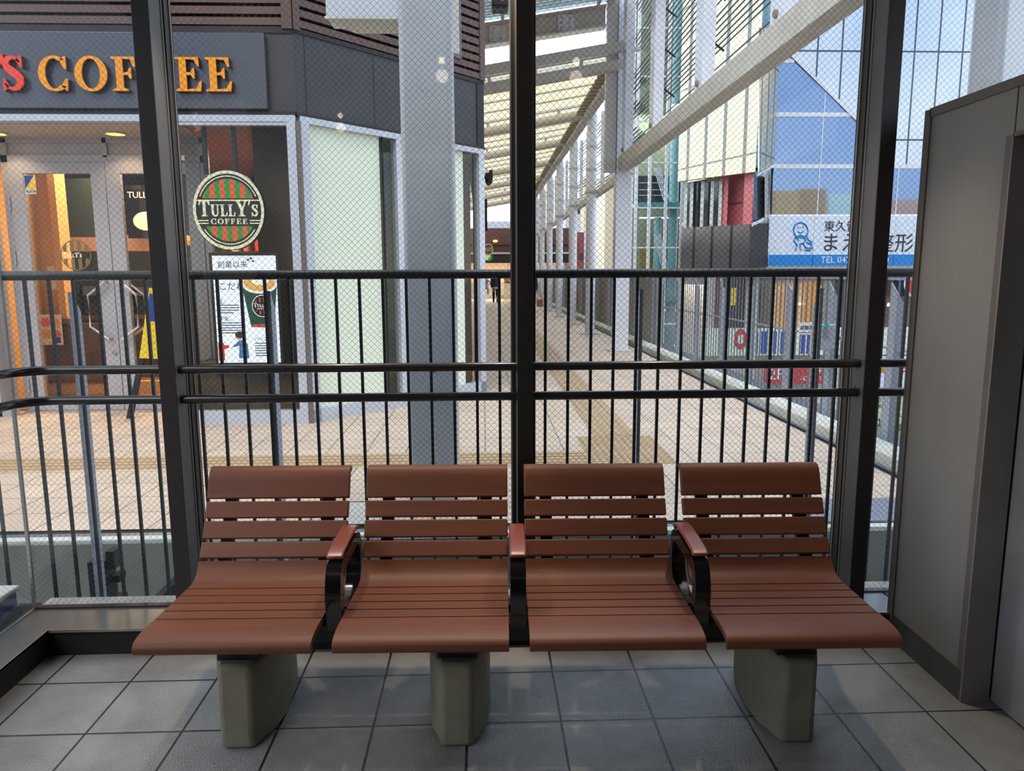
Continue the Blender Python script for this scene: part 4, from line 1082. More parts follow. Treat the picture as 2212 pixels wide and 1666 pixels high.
MB().box(-4, 5, FY2 + 3.6, FY2 + 4, .01, .9).build('bench_seat', 'gutter', fs)
m = MB().box(.0, .04, FY2 + .35, FY2 + .4, .28, 2.0).box(1.33, 1.37, FY2 + .35, FY2 + .4, .28, 2.0)
m.build('window_bar', 'alu', fs)
MB().box(-4, 5, FY2 + .5, FY2 + 1, 3.0, 3.1).build('soffit', 'far_fascia', fs)
mp_ = thing('food_poster', 'burger poster on the window of the far shop', 'poster')
MB().box(1.13, 1.68, 41.24, 41.29, .0, 1.5).build('paper', 'poster_cream', mp_)
MB().ball((1.3, 41.24, 1.12), .2, .02, .11).build('bun', 'logo_amber', mp_); MB().ball((1.3, 41.23, 1.22), .19, .02, .08).build('lettuce', 'p_cup_green', mp_)
MB().ball((1.33, 41.22, .95), .2, .02, .05).build('patty', 'logo_rust', mp_)
osn = thing('oval_sign', 'small oval cafe sign projecting above the far end of the walkway', 'sign', (.2, 36, 1.6))
c_ = at(1055, 539, 36)
MB().box(-.03, c_.x, c_.y + .01, c_.y + .06, c_.z - .5, c_.z + .12).build('bracket', 'logo_cream', osn)
logo(osn, c_, (1, 0, 0), (0, 0, 1), .46, .55, bars=('logo_amber', 'logo_rust'), n=7, thick=.08)
gsn = thing('round_sign', 'round green sign with a white letter below the small oval cafe sign', 'sign')
c_ = at(1055, 555, 36.1); R_ = .21
MB().prism([(c_.x + R_ * math.cos(q_), c_.y, c_.z + R_ * math.sin(q_)) for q_ in [i * .2094 for i in range(30)]], (0, .05, 0)).build('disc', 'logo_green', gsn)
MB().box(-.03, c_.x, c_.y + .05, c_.y + .08, c_.z - .03, c_.z + .03).build('bracket', 'galv', gsn)
text('lettering', 'M', 'logo_cream', (c_.x, c_.y - .004, c_.z - .06), U_, V_, .26, gsn, .003, 'CENTER', bold=.006)
text('lettering', 'モスバーガー', 'logo_cream', (c_.x, c_.y - .004, c_.z - .13), U_, V_, .05, gsn, .003, 'CENTER')
wbz = thing('wall_lamp', 'pale oval lamp on the brown fascia at the far end', 'lamp')
c_ = at(1070, 521, 41.5)
MB().ball(c_, .14, .04, .07).build('globe', 'downlight_glow', wbz, smooth=True)
cm = thing('camera_fixture', 'black spotlight bracket on the corner of the cafe', 'light')
c_ = at(1052, 383, 9.4)
MB().box(c_.x - .10, c_.x + .02, 9.38, 9.44, c_.z - .02, c_.z + .02).box(c_.x - .02, c_.x + .07, 9.32, 9.5, c_.z - .035, c_.z + .045).build('body', 'black_line', cm, bevel=.006)
MB().tube([(c_.x + .0, 9.36, c_.z - .03), (c_.x + .03, 9.33, c_.z - .08)], [.03, .04], 12).build('head', 'black_line', cm)
MB().tube([(c_.x + .05, 9.36, c_.z + .03), (c_.x + .05, 9.36, c_.z + .08)], .022, 10).build('sensor', 'black_line', cm)
bs = thing('side_sign', 'thin dark sign blade projecting beside the cafe corner', 'sign')
p, q = at(1046, 430, 20), at(1053, 498, 20)
MB().box(p.x, q.x, 20, 20.4, q.z, p.z).build('blade', 'black_line', bs)
MB().box(-.05, p.x + .01, 20.1, 20.3, q.z + .2, p.z - .2).build('bracket', 'rail_paint', bs)

# ================================================================== buildings across the street
GY = 30.0
panel_mat('mirror_panel', (220, 230, 244), (96, 104, 116), .97, 3.35, (11.75, 1.6), 'XZ', .035, rough=.07, metal=.92, vary=.02)
mat('blue_glass', (138, 168, 212), .03, metal=.85, vary=0)
panel_mat('cream_panel', (212, 196, 158), (120, 116, 104), .42, 3.3, (.1, 1.0), 'XZ', .035, rough=.22, metal=.55, vary=.03)
mat('white_band', (226, 232, 242), .35)
mat('dark_metal', (112, 108, 108), .25, metal=.7, vary=.15, scale=1.2)
mat('pink_wall', (216, 120, 116), .7, vary=.04)
mat('pink_deep', (186, 92, 92), .7)
mat('dark_window', (52, 56, 62), .12)
mat('teal_paint', (146, 196, 200), .45)
mat('teal_dark', (90, 168, 164), .45)
mat('tower_inner', (150, 158, 138), .8, vary=.1)
mat('olive', (142, 130, 62), .7, vary=.2)
mat('tube_light', (255, 255, 245), .5, emit=(250, 255, 240), es=1.5)
mat('tan_wall', (246, 176, 88), .8, vary=.05)
mat('tan_side', (226, 158, 80), .8, vary=.05)
mat('peach_wall', (255, 168, 116), .8)
mat('pale_block', (246, 240, 190), .8)
mat('store_tan', (214, 176, 132), .7, emit=(226, 160, 92), es=.12)
mat('shutter_brown', (120, 104, 94), .6)
mat('shutter_cream', (178, 176, 160), .6)
mat('banner_white', (216, 232, 214), .6)
mat('banner_blue', (50, 76, 178), .6)
mat('sign_red', (206, 52, 56), .5)
mat('clinic_blue', (28, 134, 214), .5); mat('clinic_white', (218, 230, 246), .45); mat('line_blue', (36, 140, 206), .5); mat('ink', (44, 50, 58), .5)
def W(x): return 0
def fpoly(mb, pix, y, th=.06):
    mb.prism([at(u, v, y) for u, v in pix], (0, th, 0)); return mb
def frect(mb, u0, v0, u1, v1, y, th=.06):
    vm = (max(v0, 0) + min(v1, 700)) / 2
    p, q = at(u0, vm, y), at(u1, vm, y)
    p.z, q.z = at((u0 + u1) / 2, v0, y).z, at((u0 + u1) / 2, v1, y).z
    mb.box(p.x, q.x, y, y + th, q.z, p.z); return mb
cl = thing('clinic_building', 'mirror panelled building with a blue glass triangle across the street', 'building', (15, GY, -5))
m = MB(); m.box(11.55, 24, GY + .1, GY + 6, 5.65, 15); m.box(11.55, 24, GY + .6, GY + 6, -5, 1.5); m.box(11.55, 24, GY + .15, GY + 6, 1.4, 5.8)
m.build('wall', 'mirror_panel', cl)
m = MB()
fpoly(m, [(1683, 136), (1718, 136), (1833, 244), (1674, 244)], GY); fpoly(m, [(1687, 92), (1700, 108), (1712, 128), (1684, 128)], GY)
m.build('blue_glass', 'blue_glass', cl)
m = MB(); fpoly(m, [(1674, 252), (1842, 252), (1885, 296), (1890, 355), (1671, 355)], GY); m.build('blue_glass', 'blue_glass', cl)
m = MB(); frect(m, 1669, 364, 2060, 466, GY); m.build('blue_glass', 'blue_glass', cl)
m = MB(); frect(m, 1682, 128, 1716, 136, GY - .03); frect(m, 1674, 243, 1842, 252, GY - .03); frect(m, 1670, 355, 2060, 364, GY - .03); frect(m, 1664, 463, 2060, 468, GY - .03)
a, b = at(1690, 100, GY), at(1886, 294, GY)
m.bar(a, b, .12, .12)
m.build('white_band', 'white_band', cl)
m = MB()
for u0, v0, v1 in ((1782, 200, 243), (1776, 252, 355), (1768, 364, 463), (1938, 364, 463)): frect(m, u0 - 1, v0, u0 + 1, v1, GY - .02, .03)
m.build('glass_joint', 'white_band', cl)
m = MB(); frect(m, 1660, 572, 2060, 586, GY - .1, .3); m.build('sign_sill', 'coping', cl)
# chamfered corner and cream panelled wing
wing = thing('cream_building', 'cream metal panelled building with a pink recess beside the blue glass', 'building', (10, 31, -5))
def apoly(mb, pts, ext=(0, .06, 0)):
    """pts: (u, v, y)"""
    mb.prism([at(*p) for p in pts], ext); return mb
wy = lambda u: 28.5 + (1640 - u) / 162 * 4.5      # the wing runs away to the left
def wrect(mb, u0, vt0, vb0, u1, vt1, vb1, dy=0, th=.08):
    a, b = at(u0, (max(vt0, 0) + min(vb0, 700)) / 2, wy(u0) + dy), at(u1, (max(vt1, 0) + min(vb1, 700)) / 2, wy(u1) + dy)
    za, zb = at(u0, vb0, wy(u0) + dy).z, at(u1, vb1, wy(u1) + dy).z; zc, zd = at(u1, vt1, wy(u1) + dy).z, at(u0, vt0, wy(u0) + dy).z
    mb.prism([(a.x, a.y, za), (b.x, b.y, zb), (b.x, b.y, zc), (a.x, a.y, zd)], (0, th, 0)); return mb
m = MB(); wrect(m, 1476, -90, 391, 1640, -160, 371, 0, .5); m.build('upper_wall', 'cream_panel', wing)
m = MB(); apoly(m, [(1640, 371, 28.5), (1672, 355, GY), (1688, 60, GY), (1640, 60, 28.5)], (.1, .4, 0)); m.build('chamfer', 'cream_panel', wing)
m = MB()
apoly(m, [(1639, 272, 28.45), (1676, 246, GY - .05), (1676, 252, GY - .05), (1639, 278, 28.45)]); apoly(m, [(1637, 375, 28.45), (1671, 355, GY - .05), (1671, 361, GY - .05), (1637, 381, 28.45)])
apoly(m, [(1624, 483, 28.45), (1664, 463, GY - .05), (1664, 470, GY - .05), (1624, 490, 28.45)])
m.build('chamfer_band', 'white_band', wing)
m = MB(); wrect(m, 1478, 395, 500, 1560, 380, 492, .9); m.build('window', 'dark_window', wing)
for u in (1481, 1494, 1517, 1538, 1556):
    m = MB(); wrect(m, u - 3, 392, 500, u + 3, 391, 499, .5); m.build('mullion', 'coping', wing)
m = MB(); wrect(m, 1556, 380, 492, 1628, 372, 484, 1.2); m.build('recess_back', 'pink_deep', wing)
m = MB(); wrect(m, 1608, 374, 486, 1626, 372, 484, .1); wrect(m, 1554, 381, 492, 1572, 379, 490, .6); m.build('recess_jamb', 'pink_wall', wing)
m = MB()
wrect(m, 1572, 440, 441.5, 1610, 436, 437.5, 1.1); m.build('recess_joint', 'dark_window', wing)
m = MB(); apoly(m, [(1628, 484, 28.9), (1662, 466, GY + .2), (1662, 385, GY + .2), (1628, 376, 28.9)]); m.build('corner_window', 'dark_window', wing)
m = MB(); apoly(m, [(1652, 480, 29.4), (1664, 470, GY), (1664, 375, GY), (1652, 382, 29.4)]); m.build('corner_pier', 'cream_panel', wing)
panel_mat('parapet_panel', (134, 130, 130), (70, 68, 68), .44, 5, (0, 0), 'XZ', .03, rough=.28, metal=.75, vary=.14, scale=.8)
m = MB(); wrect(m, 1471, 492, 583, 1622, 484, 581, -.1, .3); m.build('parapet', 'parapet_panel', wing)
m = MB(); apoly(m, [(1622, 581, 28.4), (1660, 575, GY - .1), (1660, 482, GY - .1), (1622, 484, 28.4)], (.02, .2, 0)); m.build('parapet_return', 'far_band', wing)
m = MB(); apoly(m, [(1470, 590, 33.2), (1664, 586, 29.6), (1664, 576, 29.6), (1470, 583, 33.2)]); m.build('parapet_foot', 'coping', wing)
m = MB(); wrect(m, 1476, 590, 900, 1640, 588, 930, .9); m.build('lower_wall', 'steel_grey', wing)
# clinic sign
cs = thing('clinic_sign', 'white and blue clinic sign with a line drawn figure across the street', 'sign', (15, GY, 1.6))
SY = GY - .14
m = MB(); frect(m, 1660, 467, 2060, 575, SY, .12); m.build('board', 'clinic_white', cs)
m = MB(); frect(m, 1660, 550, 2060, 574, SY - .012, .012); m.build('blue_band', 'clinic_blue', cs)
m = MB(); frect(m, 1757, 468, 1758, 575, SY - .012, .012); frect(m, 1932, 468, 1933, 575, SY - .012, .012); m.build('joint', 'steel_grey', cs)
def sgt(s_, u, v, hpx, mm, sp_=1.): 
    p = at(u, v, SY - .014); return text('lettering', s_, mm, p, U_, V_, hpx / 1595 * GY * 1.02, cs, .004, spacing=sp_)
sgt('東久留', 1779, 498, 24, 'ink'); sgt('まえ', 1772, 540, 42, 'ink'); sgt('整形外', 1889, 541, 42, 'ink')
sgt('TEL 042', 1772, 568, 19, 'white_band'); sgt('0', 1910, 568, 19, 'white_band')
def stroke(mb, pix, wpx=3.2):
    mb.tube([at(u, v, SY - .02) for u, v in pix], wpx / 2 / 1595 * GY, 6)
m = MB()
stroke(m, [(1724 + 0, 520), (1721, 511), (1716, 505), (1714, 495), (1717, 486), (1724, 481), (1733, 481), (1741, 486), (1745, 495), (1745, 505), (1742, 511), (1746, 518), (1754, 524)])
stroke(m, [(1722, 510), (1728, 513), (1736, 513), (1742, 508)])
stroke(m, [(1718, 541), (1722, 530), (1715, 520), (1718, 513), (1728, 508), (1735, 510), (1740, 518), (1736, 526), (1728, 526), (1729, 541)])
stroke(m, [(1734, 524), (1740, 535), (1750, 536), (1754, 528), (1742, 524)])
stroke(m, [(1738, 540), (1750, 541), (1756, 534)])
stroke(m, [(1724, 500), (1728, 503), (1733, 502), (1735, 499)], 2)
stroke(m, [(1724, 490), (1724, 493)], 2.6); stroke(m, [(1735, 489), (1735, 492)], 2.6)
m.build('figure_outline', 'line_blue', cs)
# street level shops under the clinic
stf = thing('street_shop', 'street level shop front with tan lit window and slatted shutters below the clinic sign', 'shop', (14, GY, -5))
m = MB(); frect(m, 1528, 586, 2060, 960, GY + .3, .2); m.build('wall', 'steel_grey', stf)
m = MB(); frect(m, 1671, 600, 1764, 712, GY + .2, .1); m.build('lit_window', 'store_tan', stf)
m = MB(); frect(m, 1686, 630, 1690, 712, GY + .1, .1); frect(m, 1715, 640, 1720, 712, GY + .1, .1); frect(m, 1740, 615, 1775, 712, GY + .12, .05); m.build('window_frame', 'tan_side', stf)
m = MB()
for v in range(612, 712, 3): frect(m, 1642, v, 1669, v + 1.8, GY + .1, .06)
m.build('shutter_slats', 'shutter_brown', stf)
m = MB()
for v in range(606, 710, 3): frect(m, 1777, v, 1797, v + 1.8, GY + .1, .06)
m.build('shutter_slats', 'shutter_cream', stf)
m = MB()
for v in range(640, 712, 3): frect(m, 1905, v, 1975, v + 1.8, GY + .1, .06)
m.build('shutter_slats', 'shutter_brown', stf)
m = MB(); frect(m, 1562, 600, 1617, 706, GY + .15, .1); frect(m, 1622, 606, 1640, 712, GY + .15, .1); frect(m, 1800, 600, 1832, 712, GY + .15, .1); frect(m, 1900, 605, 1960, 640, GY + .15, .1); m.build('dark_window', 'dark_window', stf)
m = MB(); frect(m, 1578, 622, 1592, 660, GY + .1, .04); m.build('window_poster', 'stick_yellow', stf)
m = MB(); frect(m, 1640, 592, 2060, 602, GY, .2); m.build('canopy_edge', 'banner_blue', stf)
m = MB(); frect(m, 1546, 588, 1556, 745, GY + .1, .1); m.build('downpipe', 'far_fascia', stf)
m = MB(); frect(m, 1720, 655, 1735, 659, GY + .05, .05); frect(m, 1918, 655, 1935, 662, GY + .05, .05); m.build('tube', 'tube_light', stf)
bn = thing('striped_banner', 'long pale banner with blue upright stripes on the street shop', 'banner', (14, GY, -3))
m = MB(); frect(m, 1522, 708, 2060, 767, GY - .1, .1); m.build('cloth', 'banner_white', bn)
m = MB()
for u0, u1 in ((1629, 1639), (1646, 1657), (1672, 1679), (1688, 1696), (1733, 1740), (1745, 1752), (1765, 1772), (1800, 1808), (1818, 1828), (1926, 1935), (1944, 1953), (1965, 1972)): frect(m, u0, 716, u1, 764, GY - .12, .02)
m.build('stripes', 'banner_blue', bn)
c_ = at(1600, 733, GY - .13); MB().prism([(c_.x + .27 * math.cos(q_), c_.y, c_.z + .42 * math.sin(q_)) for q_ in [i * .26 for i in range(24)]], (0, .02, 0)).build('emblem', 'sign_red', bn)
MB().prism([(c_.x + .14 * math.cos(q_), c_.y - .01, c_.z + .2 * math.sin(q_)) for q_ in [i * .26 for i in range(24)]], (0, .01, 0)).build('emblem_eye', 'banner_white', bn)
rs = thing('red_sign', 'red shop sign with white numbers below the striped banner', 'sign', (13, GY, -4))
m = MB(); frect(m, 1655, 790, 1782, 830, GY - .3, .1); m.build('board', 'sign_red', rs)
def rst(s_, u, v, hpx, mm, root): return text('lettering', s_, mm, at(u, v, GY - .32), U_, V_, hpx / 1595 * GY, root, .004)
rst('2F', 1660, 820, 34, 'clinic_white', rs); rst('中', 1762, 806, 18, 'clinic_white', rs); rst('-420', 1727, 823, 15, 'clinic_white', rs); rst('10', 1768, 823, 15, 'clinic_white', rs)
ws_ = thing('white_sign', 'white sign with red lettering seen right of the right window post', 'sign', (17.5, GY, -4))
m = MB(); frect(m, 1890, 770, 1985, 838, GY - .3, .1); m.build('board', 'clinic_white', ws_)
rst('ne', 1917, 805, 42, 'sign_red', ws_)
MB().prism([at(1895, 805, GY - .33), at(1912, 805, GY - .33), at(1908, 778, GY - .33)], (0, .02, 0)).build('mark', 'logo_amber', ws_)
c2_ = thing('round_sign', 'red and blue round sign at the right end of the street shop', 'sign', (18.5, GY - .2, 0))
c_ = at(1985, 612, GY - .3)
for R_, mm, k in ((.62, 'clinic_white', 0), (.52, 'sign_red', 1), (.30, 'banner_blue', 2), (.18, 'clinic_white', 3)):
    MB().prism([(c_.x + R_ * math.cos(q_), c_.y - .02 * k, c_.z + R_ * math.sin(q_)) for q_ in [i * .2094 for i in range(30)]], (0, .02, 0)).build('disc', mm, c2_)
MB().box(c_.x - .05, c_.x + .05, c_.y + .02, GY + .35, c_.z - .05, c_.z + .05).build('bracket', 'galv', c2_)

# glass stair tower
TY = 36.0
tw_ = thing('glass_tower', 'glazed stair tower with teal columns behind the picket fence', 'building', (7, TY, -5))
m = MB(); frect(m, 1360, -150, 1480, 960, TY + 3.2, .2); m.build('inner_wall', 'tower_inner', tw_)
m = MB(); frect(m, 1362, -150, 1478, 960, TY + .05, .02); m.build('glass', 'shop_glass', tw_)
for u, w_ in ((1366, 2.4), (1376, 3), (1405, 3.2), (1441, 3.2), (1476, 3)):
    m = MB(); frect(m, u - w_, -150, u + w_, 960, TY - .05, .12); m.build('mullion', 'steel_white', tw_)
for v in (-30, 60, 165, 262, 351, 449, 535, 596, 700):
    m = MB(); frect(m, 1362, v - 1.6, 1478, v + 1.6, TY - .03, .08); m.build('transom', 'steel_white', tw_)
for u, r_, v0, v1 in ((1456, .24, -150, 960), (1423, .18, 470, 960)):
    p, q = at(u, v0, TY + 1.2), at(u, v1, TY + 1.2); p.x = at(u, 400, TY + 1.2).x
    MB().tube([(p.x, TY + 1.2, q.z), (p.x, TY + 1.2, p.z)], r_, 16).build('teal_column', 'teal_paint', tw_, smooth=True)
m = MB(); frect(m, 1378, 437, 1480, 447, TY + .5, 1.6); frect(m, 1378, 640, 1480, 652, TY + .5, 1.6); m.build('ring_slab', 'teal_dark', tw_)
m = MB(); frect(m, 1378, 380, 1478, 437, TY + 2.0, .1); m.build('dark_room', 'dark_window', tw_)
m = MB(); frect(m, 1382, 532, 1475, 596, TY + 2.2, .1); m.build('stair_side', 'olive', tw_)
m = MB()
for k in range(4):
    m.bar(at(1413 + k * 4, 362, TY + .8), at(1434 + k * 4, 432, TY + .8), .05, .05); m.bar(at(1413 + k * 4, 506, TY + .8), at(1432 + k * 4, 585, TY + .8), .05, .05)
m.build('stair_rail', 'steel_white', tw_)
m = MB()
for v in (395, 410, 422):
    m.bar(at(1380, v, TY + .7), at(1440, v, TY + .7), .03, .03)
m.build('guard_rail', 'steel_white', tw_)
for (u0, v0, u1, v1) in ((1382, 469, 1470, 472), (1468, 481, 1480, 485), (1382, 656, 1412, 660), (1424, 668, 1470, 672), (1382, 745, 1470, 749)):
    m = MB(); frect(m, u0, v0, u1, v1, TY + 2.4, .1); m.build('tube', 'tube_light', tw_)

# buildings beyond the far columns
mat('far_cream', (232, 218, 190), .8); mat('far_pink', (206, 186, 194), .8); mat('far_salmon', (216, 184, 176), .8); mat('far_white', (206, 210, 222), .8); mat('far_brown', (128, 74, 70), .8); mat('far_grey', (112, 110, 108), .8)
def block(name, lab, u0, v0, u1, y, dy, mm, windows=()):
    t = thing(name, lab, 'building', (at((u0 + u1) / 2, 600, y).x, y, -5))
    p, q = at(u0, v0, y), at(u1, v0, y)
    MB().box(p.x, q.x, y, y + dy, -5, p.z).build('wall', mm, t)
    for (a, b, c_, d_) in windows:
        m = MB(); frect(m, a, b, c_, d_, y - .05, .06); m.build('window', 'dark_window', t)
    return t
block('apartment_building', 'cream apartment tower far beyond the walkway', 1262, 385, 1306, 75, 8, 'far_cream', ((1284, 412, 1296, 424), (1284, 436, 1296, 448), (1284, 462, 1296, 474)))
block('apartment_building', 'pale grey apartment block far beyond the walkway', 1222, 430, 1257, 78, 8, 'far_white', ((1232, 470, 1240, 480), (1248, 448, 1258, 462)))
block('house', 'pink house wall far beyond the walkway columns', 1276, 498, 1300, 62, 6, 'far_pink', ((1286, 570, 1296, 585),))
block('house', 'salmon pink house wall beside the pink one', 1300, 480, 1312, 58, 3, 'far_salmon')
block('warehouse', 'grey slatted wall far beyond the second column', 1194, 500, 1216, 60, 6, 'far_grey')
block('cream_house', 'cream wall just left of the square column far beyond the walkway', 1308, 380, 1336, 50, 5, 'far_cream')
bb = block('shop_building', 'brown shop building with a yellow and white hanging sign far away', 1230, 502, 1262, 56, 6, 'far_brown', ((1252, 548, 1260, 560),))
m = MB(); frect(m, 1232, 517, 1246, 532, 55.8, .1); m.build('yellow_sign', 'letter_orange', bb)
m = MB(); frect(m, 1232, 533, 1246, 548, 55.8, .1); m.build('white_sign', 'clinic_white', bb)
wb_ = block('apartment_building', 'white block above the far shop at the end of the walkway', 1040, 478, 1110, 70, 6, 'far_white', ((1052, 500, 1066, 508), (1088, 500, 1104, 508)))

# buildings behind the viewer, which the blue glass mirrors
def mblock(name, lab, u0, v0, u1, mm, D=22, deep=8):
    y = 60 + D
    p, q = at(u0, v0, y), at(u1, v0, y)
    t = thing(name, lab, 'building', ((p.x + q.x) / 2, -D, -5))
    MB().box(p.x, q.x, -D - deep, -D, -5, p.z).build('wall', mm, t); return t, p, q, y
t, p, q, y = mblock('apartment_building', 'tan flat roofed building mirrored in the blue glass', 1676, 412, 1728, 'tan_wall')
t2, p, q, y = mblock('apartment_building', 'darker tan building mirrored in the blue glass', 1728, 408, 1786, 'tan_side', 22.5)
mblock('apartment_building', 'pale block mirrored in the blue glass beside the tan building', 1792, 420, 1850, 'pale_block', 30)
mblock('long_building', 'long peach building mirrored in the blue glass', 1845, 431, 2080, 'peach_wall', 34)

# bush by the fence
struct('planter', MB().box(4.0, 5.4, 7.5, 9.4, -5, -.9), 'concrete_dark', 'concrete planter base under the green bush', 'planter')
mat('leaf', (120, 160, 70), .6, vary=.35, scale=12); mat('twig', (92, 76, 58), .8)
bu = thing('bush', 'small green bush behind the fence right of the right window post', 'bush', (4.62, 8.3, -.9))
m = MB(); cB = Vector((4.62, 8.3, -.42))
for i in range(700):
    p = cB + Vector((random.gauss(0, .22), random.gauss(0, .22), random.gauss(0, .24)))
    a = Vector((random.uniform(-1, 1), random.uniform(-1, 1), random.uniform(-.6, 1))).normalized(); b = a.cross(Vector((0, 0, 1))).normalized()
    s_ = random.uniform(.03, .06)
    vs = [m.bm.verts.new(p), m.bm.verts.new(p + a * s_ * .5 + b * s_ * .35), m.bm.verts.new(p + a * s_ * 1.3), m.bm.verts.new(p + a * s_ * .5 - b * s_ * .35)]
    m.bm.faces.new(vs)
m.build('foliage', 'leaf', bu)
m = MB()
for i in range(6): m.tube([(4.62, 8.3, -.9), (4.62 + random.gauss(0, .12), 8.3 + random.gauss(0, .12), -.3)], [.014, .006], 6)
m.build('stem', 'twig', bu)

# ------------------------------------------------------------------ people
mat('skin', (214, 172, 146), .6); mat('hair', (30, 26, 26), .6); mat('coat_navy', (44, 46, 74), .8); mat('trouser_black', (24, 24, 28), .8); mat('hem_white', (214, 212, 206), .8)
mat('coat_olive', (62, 66, 52), .8); mat('bag_tan', (176, 122, 84), .6); mat('shirt_grey', (150, 130, 116), .8)
def body(root, joints, bones, mm='skin'):
    me = bpy.data.meshes.new('body')
    names = list(joints); me.from_pydata([joints[n][0] for n in names], [(names.index(a), names.index(b)) for a, b in bones], [])
    o = bpy.data.objects.new('body', me); C.objects.link(o); o.parent = root
    sk = o.modifiers.new('skin', 'SKIN'); 
    for i, n in enumerate(names):
        me.skin_vertices[0].data[i].radius = (joints[n][1], joints[n][1] if len(joints[n]) < 3 else joints[n][2])
    me.skin_vertices[0].data[0].use_root = True
    sb = o.modifiers.new('sub', 'SUBSURF'); sb.levels = 1; sb.render_levels = 2
    me.materials.append(MATS[mm]); return o
BONES = [('pelvis', 'waist'), ('waist', 'chest'), ('chest', 'neck'), ('neck', 'jaw'), ('jaw', 'head'), ('chest', 'sh_l'), ('sh_l', 'el_l'), ('el_l', 'wr_l'), ('wr_l', 'ha_l'), ('chest', 'sh_r'), ('sh_r', 'el_r'), ('el_r', 'wr_r'), ('wr_r', 'ha_r'),
         ('pelvis', 'hip_l'), ('hip_l', 'kn_l'), ('kn_l', 'an_l'), ('an_l', 'to_l'), ('pelvis', 'hip_r'), ('hip_r', 'kn_r'), ('kn_r', 'an_r'), ('an_r', 'to_r')]
def standing(h, step=.0, face=1):
    k = h / 1.70; J = {}
    def j(n, x, y, z, r1, r2=None): J[n] = ((x * k, y * k, z * k), r1 * k, (r2 or r1) * k)
    j('pelvis', 0, 0, .93, .12, .10); j('waist', 0, 0, 1.08, .11, .09); j('chest', 0, 0, 1.32, .13, .10); j('neck', 0, 0, 1.46, .05); j('jaw', 0, .02 * face, 1.54, .065); j('head', 0, .01 * face, 1.64, .085, .095)
    for s_, sg_ in (('l', -1), ('r', 1)):
        j('sh_' + s_, sg_ * .17, 0, 1.40, .055); j('el_' + s_, sg_ * .23, -.02 * face, 1.12, .042); j('wr_' + s_, sg_ * .22, .06 * face, .88, .030); j('ha_' + s_, sg_ * .215, .08 * face, .79, .034, .02)
        j('hip_' + s_, sg_ * .09, 0, .86, .085); j('kn_' + s_, sg_ * .10, (.03 + sg_ * step) * face, .48, .058); j('an_' + s_, sg_ * .10, sg_ * step * 1.8 * face, .08, .040); j('to_' + s_, sg_ * .11, (sg_ * step * 1.8 + .15) * face, .035, .032)
    return J, k
def dressed(root, h, coat, trousers, step=0., face=1, coat_len=.80, hem=None):
    J, k = standing(h, step, face); body(root, J, BONES)
    def limb(a, b, c, r, nm, mm):
        pts = [Vector(J[a][0]), Vector(J[b][0]), Vector(J[c][0])]
        MB().tube(pts, [r[0] * k, r[1] * k, r[2] * k], 12).build(nm, mm, root, smooth=True, local=True)
    m = MB(); rings = [(coat_len, .185, .14), (1.0, .175, .135), (1.12, .165, .125), (1.30, .19, .135), (1.40, .185, .12), (1.46, .09, .08)]
    prev = None
    for z, rx, ry in rings:
        cur = [m.bm.verts.new((rx * k * math.cos(q * .3927), ry * k * math.sin(q * .3927), z * k)) for q in range(16)]
        if prev:
            for q in range(16): m.bm.faces.new((prev[q], prev[(q + 1) % 16], cur[(q + 1) % 16], cur[q]))
        prev = cur
    m.build('coat', coat, root, smooth=True, local=True)
    for s_ in 'lr': limb('sh_' + s_, 'el_' + s_, 'wr_' + s_, (.08, .062, .046), 'sleeve', coat); limb('hip_' + s_, 'kn_' + s_, 'an_' + s_, (.105, .08, .06), 'trouser_leg', trousers)
    for s_ in 'lr':
        a, t_ = Vector(J['an_' + s_][0]), Vector(J['to_' + s_][0])
        MB().ball(((a + t_) / 2).to_tuple()[:2] + (.04 * k,), .05 * k, .13 * k, .045 * k).build('shoe', 'trouser_black', root, smooth=True, local=True)
    if hem:
        m = MB(); pr_ = None
        for z, rx, ry in ((coat_len - .09, .18, .14), (coat_len + .03, .178, .136)):
            cur = [m.bm.verts.new((rx * k * math.cos(q * .3927), ry * k * math.sin(q * .3927), z * k)) for q in range(16)]
            if pr_:
                for q in range(16): m.bm.faces.new((pr_[q], pr_[(q + 1) % 16], cur[(q + 1) % 16], cur[q]))
            pr_ = cur
        m.build('shirt_hem', hem, root, smooth=True, local=True)
    hd = Vector(J['head'][0])
    MB().ball((hd.x, hd.y - .02 * k * face, hd.z + .02 * k), .108 * k, .115 * k, .115 * k).build('hair', 'hair', root, smooth=True, local=True)
    return J, k
pa = thing('person', 'person in a navy jacket and black trousers standing at the far end of the walkway', 'person', (.58, 37, 0))
dressed(pa, 1.5, 'coat_navy', 'trouser_black', 0, 1, .86, 'hem_white')
pb = thing('person', 'person in a dark olive coat half hidden behind the middle window post', 'person', (1.83, 28.5, 0))
dressed(pb, 1.5, 'coat_olive', 'trouser_black', .05, -1, .62)
bag = thing('handbag', 'tan handbag held by the person behind the middle window post', 'bag', (2.13, 28.45, .2))
MB().prism([(2.04, 28.40, .16), (2.26, 28.40, .16), (2.27, 28.40, .44), (2.03, 28.40, .44)], (0, .1, 0)).build('body', 'bag_tan', bag, bevel=.02)
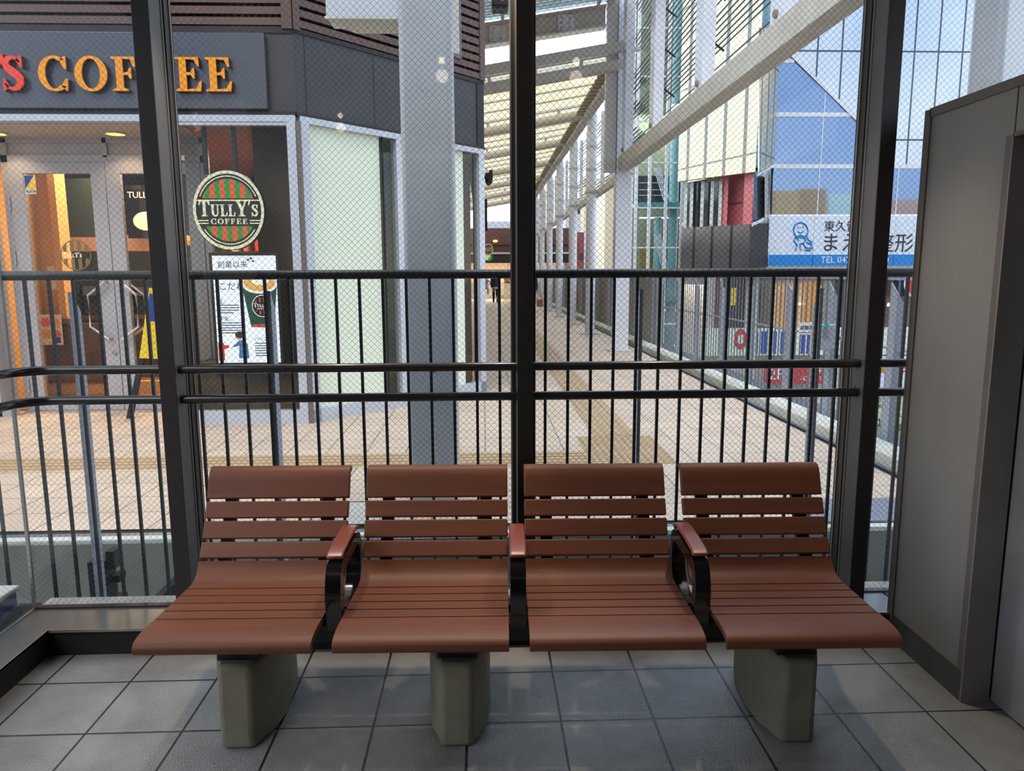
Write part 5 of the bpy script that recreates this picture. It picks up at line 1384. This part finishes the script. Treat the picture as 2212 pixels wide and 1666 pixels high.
MB().tube([(2.09, 28.45, .45), (2.10, 28.45, .62), (2.05, 28.45, .74), (2.16, 28.45, .72), (2.20, 28.45, .60), (2.21, 28.45, .45)], .012, 8).build('strap', 'bag_tan', bag)
pc = thing('person', 'seated dark haired person behind the window of the far shop', 'person', (.12, 42.6, 0))
J = {}
def j(n, x, y, z, r1, r2=None): J[n] = ((x, y, z), r1, r2 or r1)
j('pelvis', 0, 2.0, .95, .12); j('waist', 0, 1.98, 1.08, .11, .09); j('chest', .02, 1.92, 1.28, .13, .10); j('neck', .05, 1.86, 1.42, .05); j('jaw', .06, 1.84, 1.47, .065); j('head', .06, 1.84, 1.56, .09)
for s_, sg_ in (('l', -1), ('r', 1)):
    j('sh_' + s_, .02 + sg_ * .17, 1.9, 1.35, .06); j('el_' + s_, sg_ * .26, 1.72, 1.12, .045); j('wr_' + s_, sg_ * .12 - .05, 1.55, 1.05, .032); j('ha_' + s_, sg_ * .08 - .04, 1.47, 1.04, .034, .02)
    j('hip_' + s_, sg_ * .1, 1.9, .90, .09); j('kn_' + s_, sg_ * .13, 1.5, .86, .065); j('an_' + s_, sg_ * .13, 1.5, .42, .04); j('to_' + s_, sg_ * .13, 1.36, .38, .034)
pc.location = (.12, 41.4, 0); pc.matrix_basis = Matrix.Translation((.12, 41.4, 0))
for n in J: J[n] = ((J[n][0][0], J[n][0][1] + .3, J[n][0][2] - .30), J[n][1], J[n][2])
body(pc, J, BONES, 'coat_navy')
MB().ball((.06, 2.16, 1.29), .105, .11, .11).build('hair', 'hair', pc, smooth=True, local=True)
# blue crate outside the side glass
mat('crate_blue', (44, 70, 120), .5)
cr_ = thing('crate', 'blue crate outside the side glass at the lower left', 'crate', (-2.3, 2.5, 0))
MB().box(-2.6, -1.87, 2.15, 2.86, -.3, .185).build('box', 'crate_blue', cr_, bevel=.01)
MB().box(-2.61, -1.862, 2.14, 2.87, .185, .205).build('lid', 'coping', cr_, bevel=.006)
MB().box(-2.605, -1.864, 2.145, 2.866, .10, .125).build('rib', 'gutter', cr_)
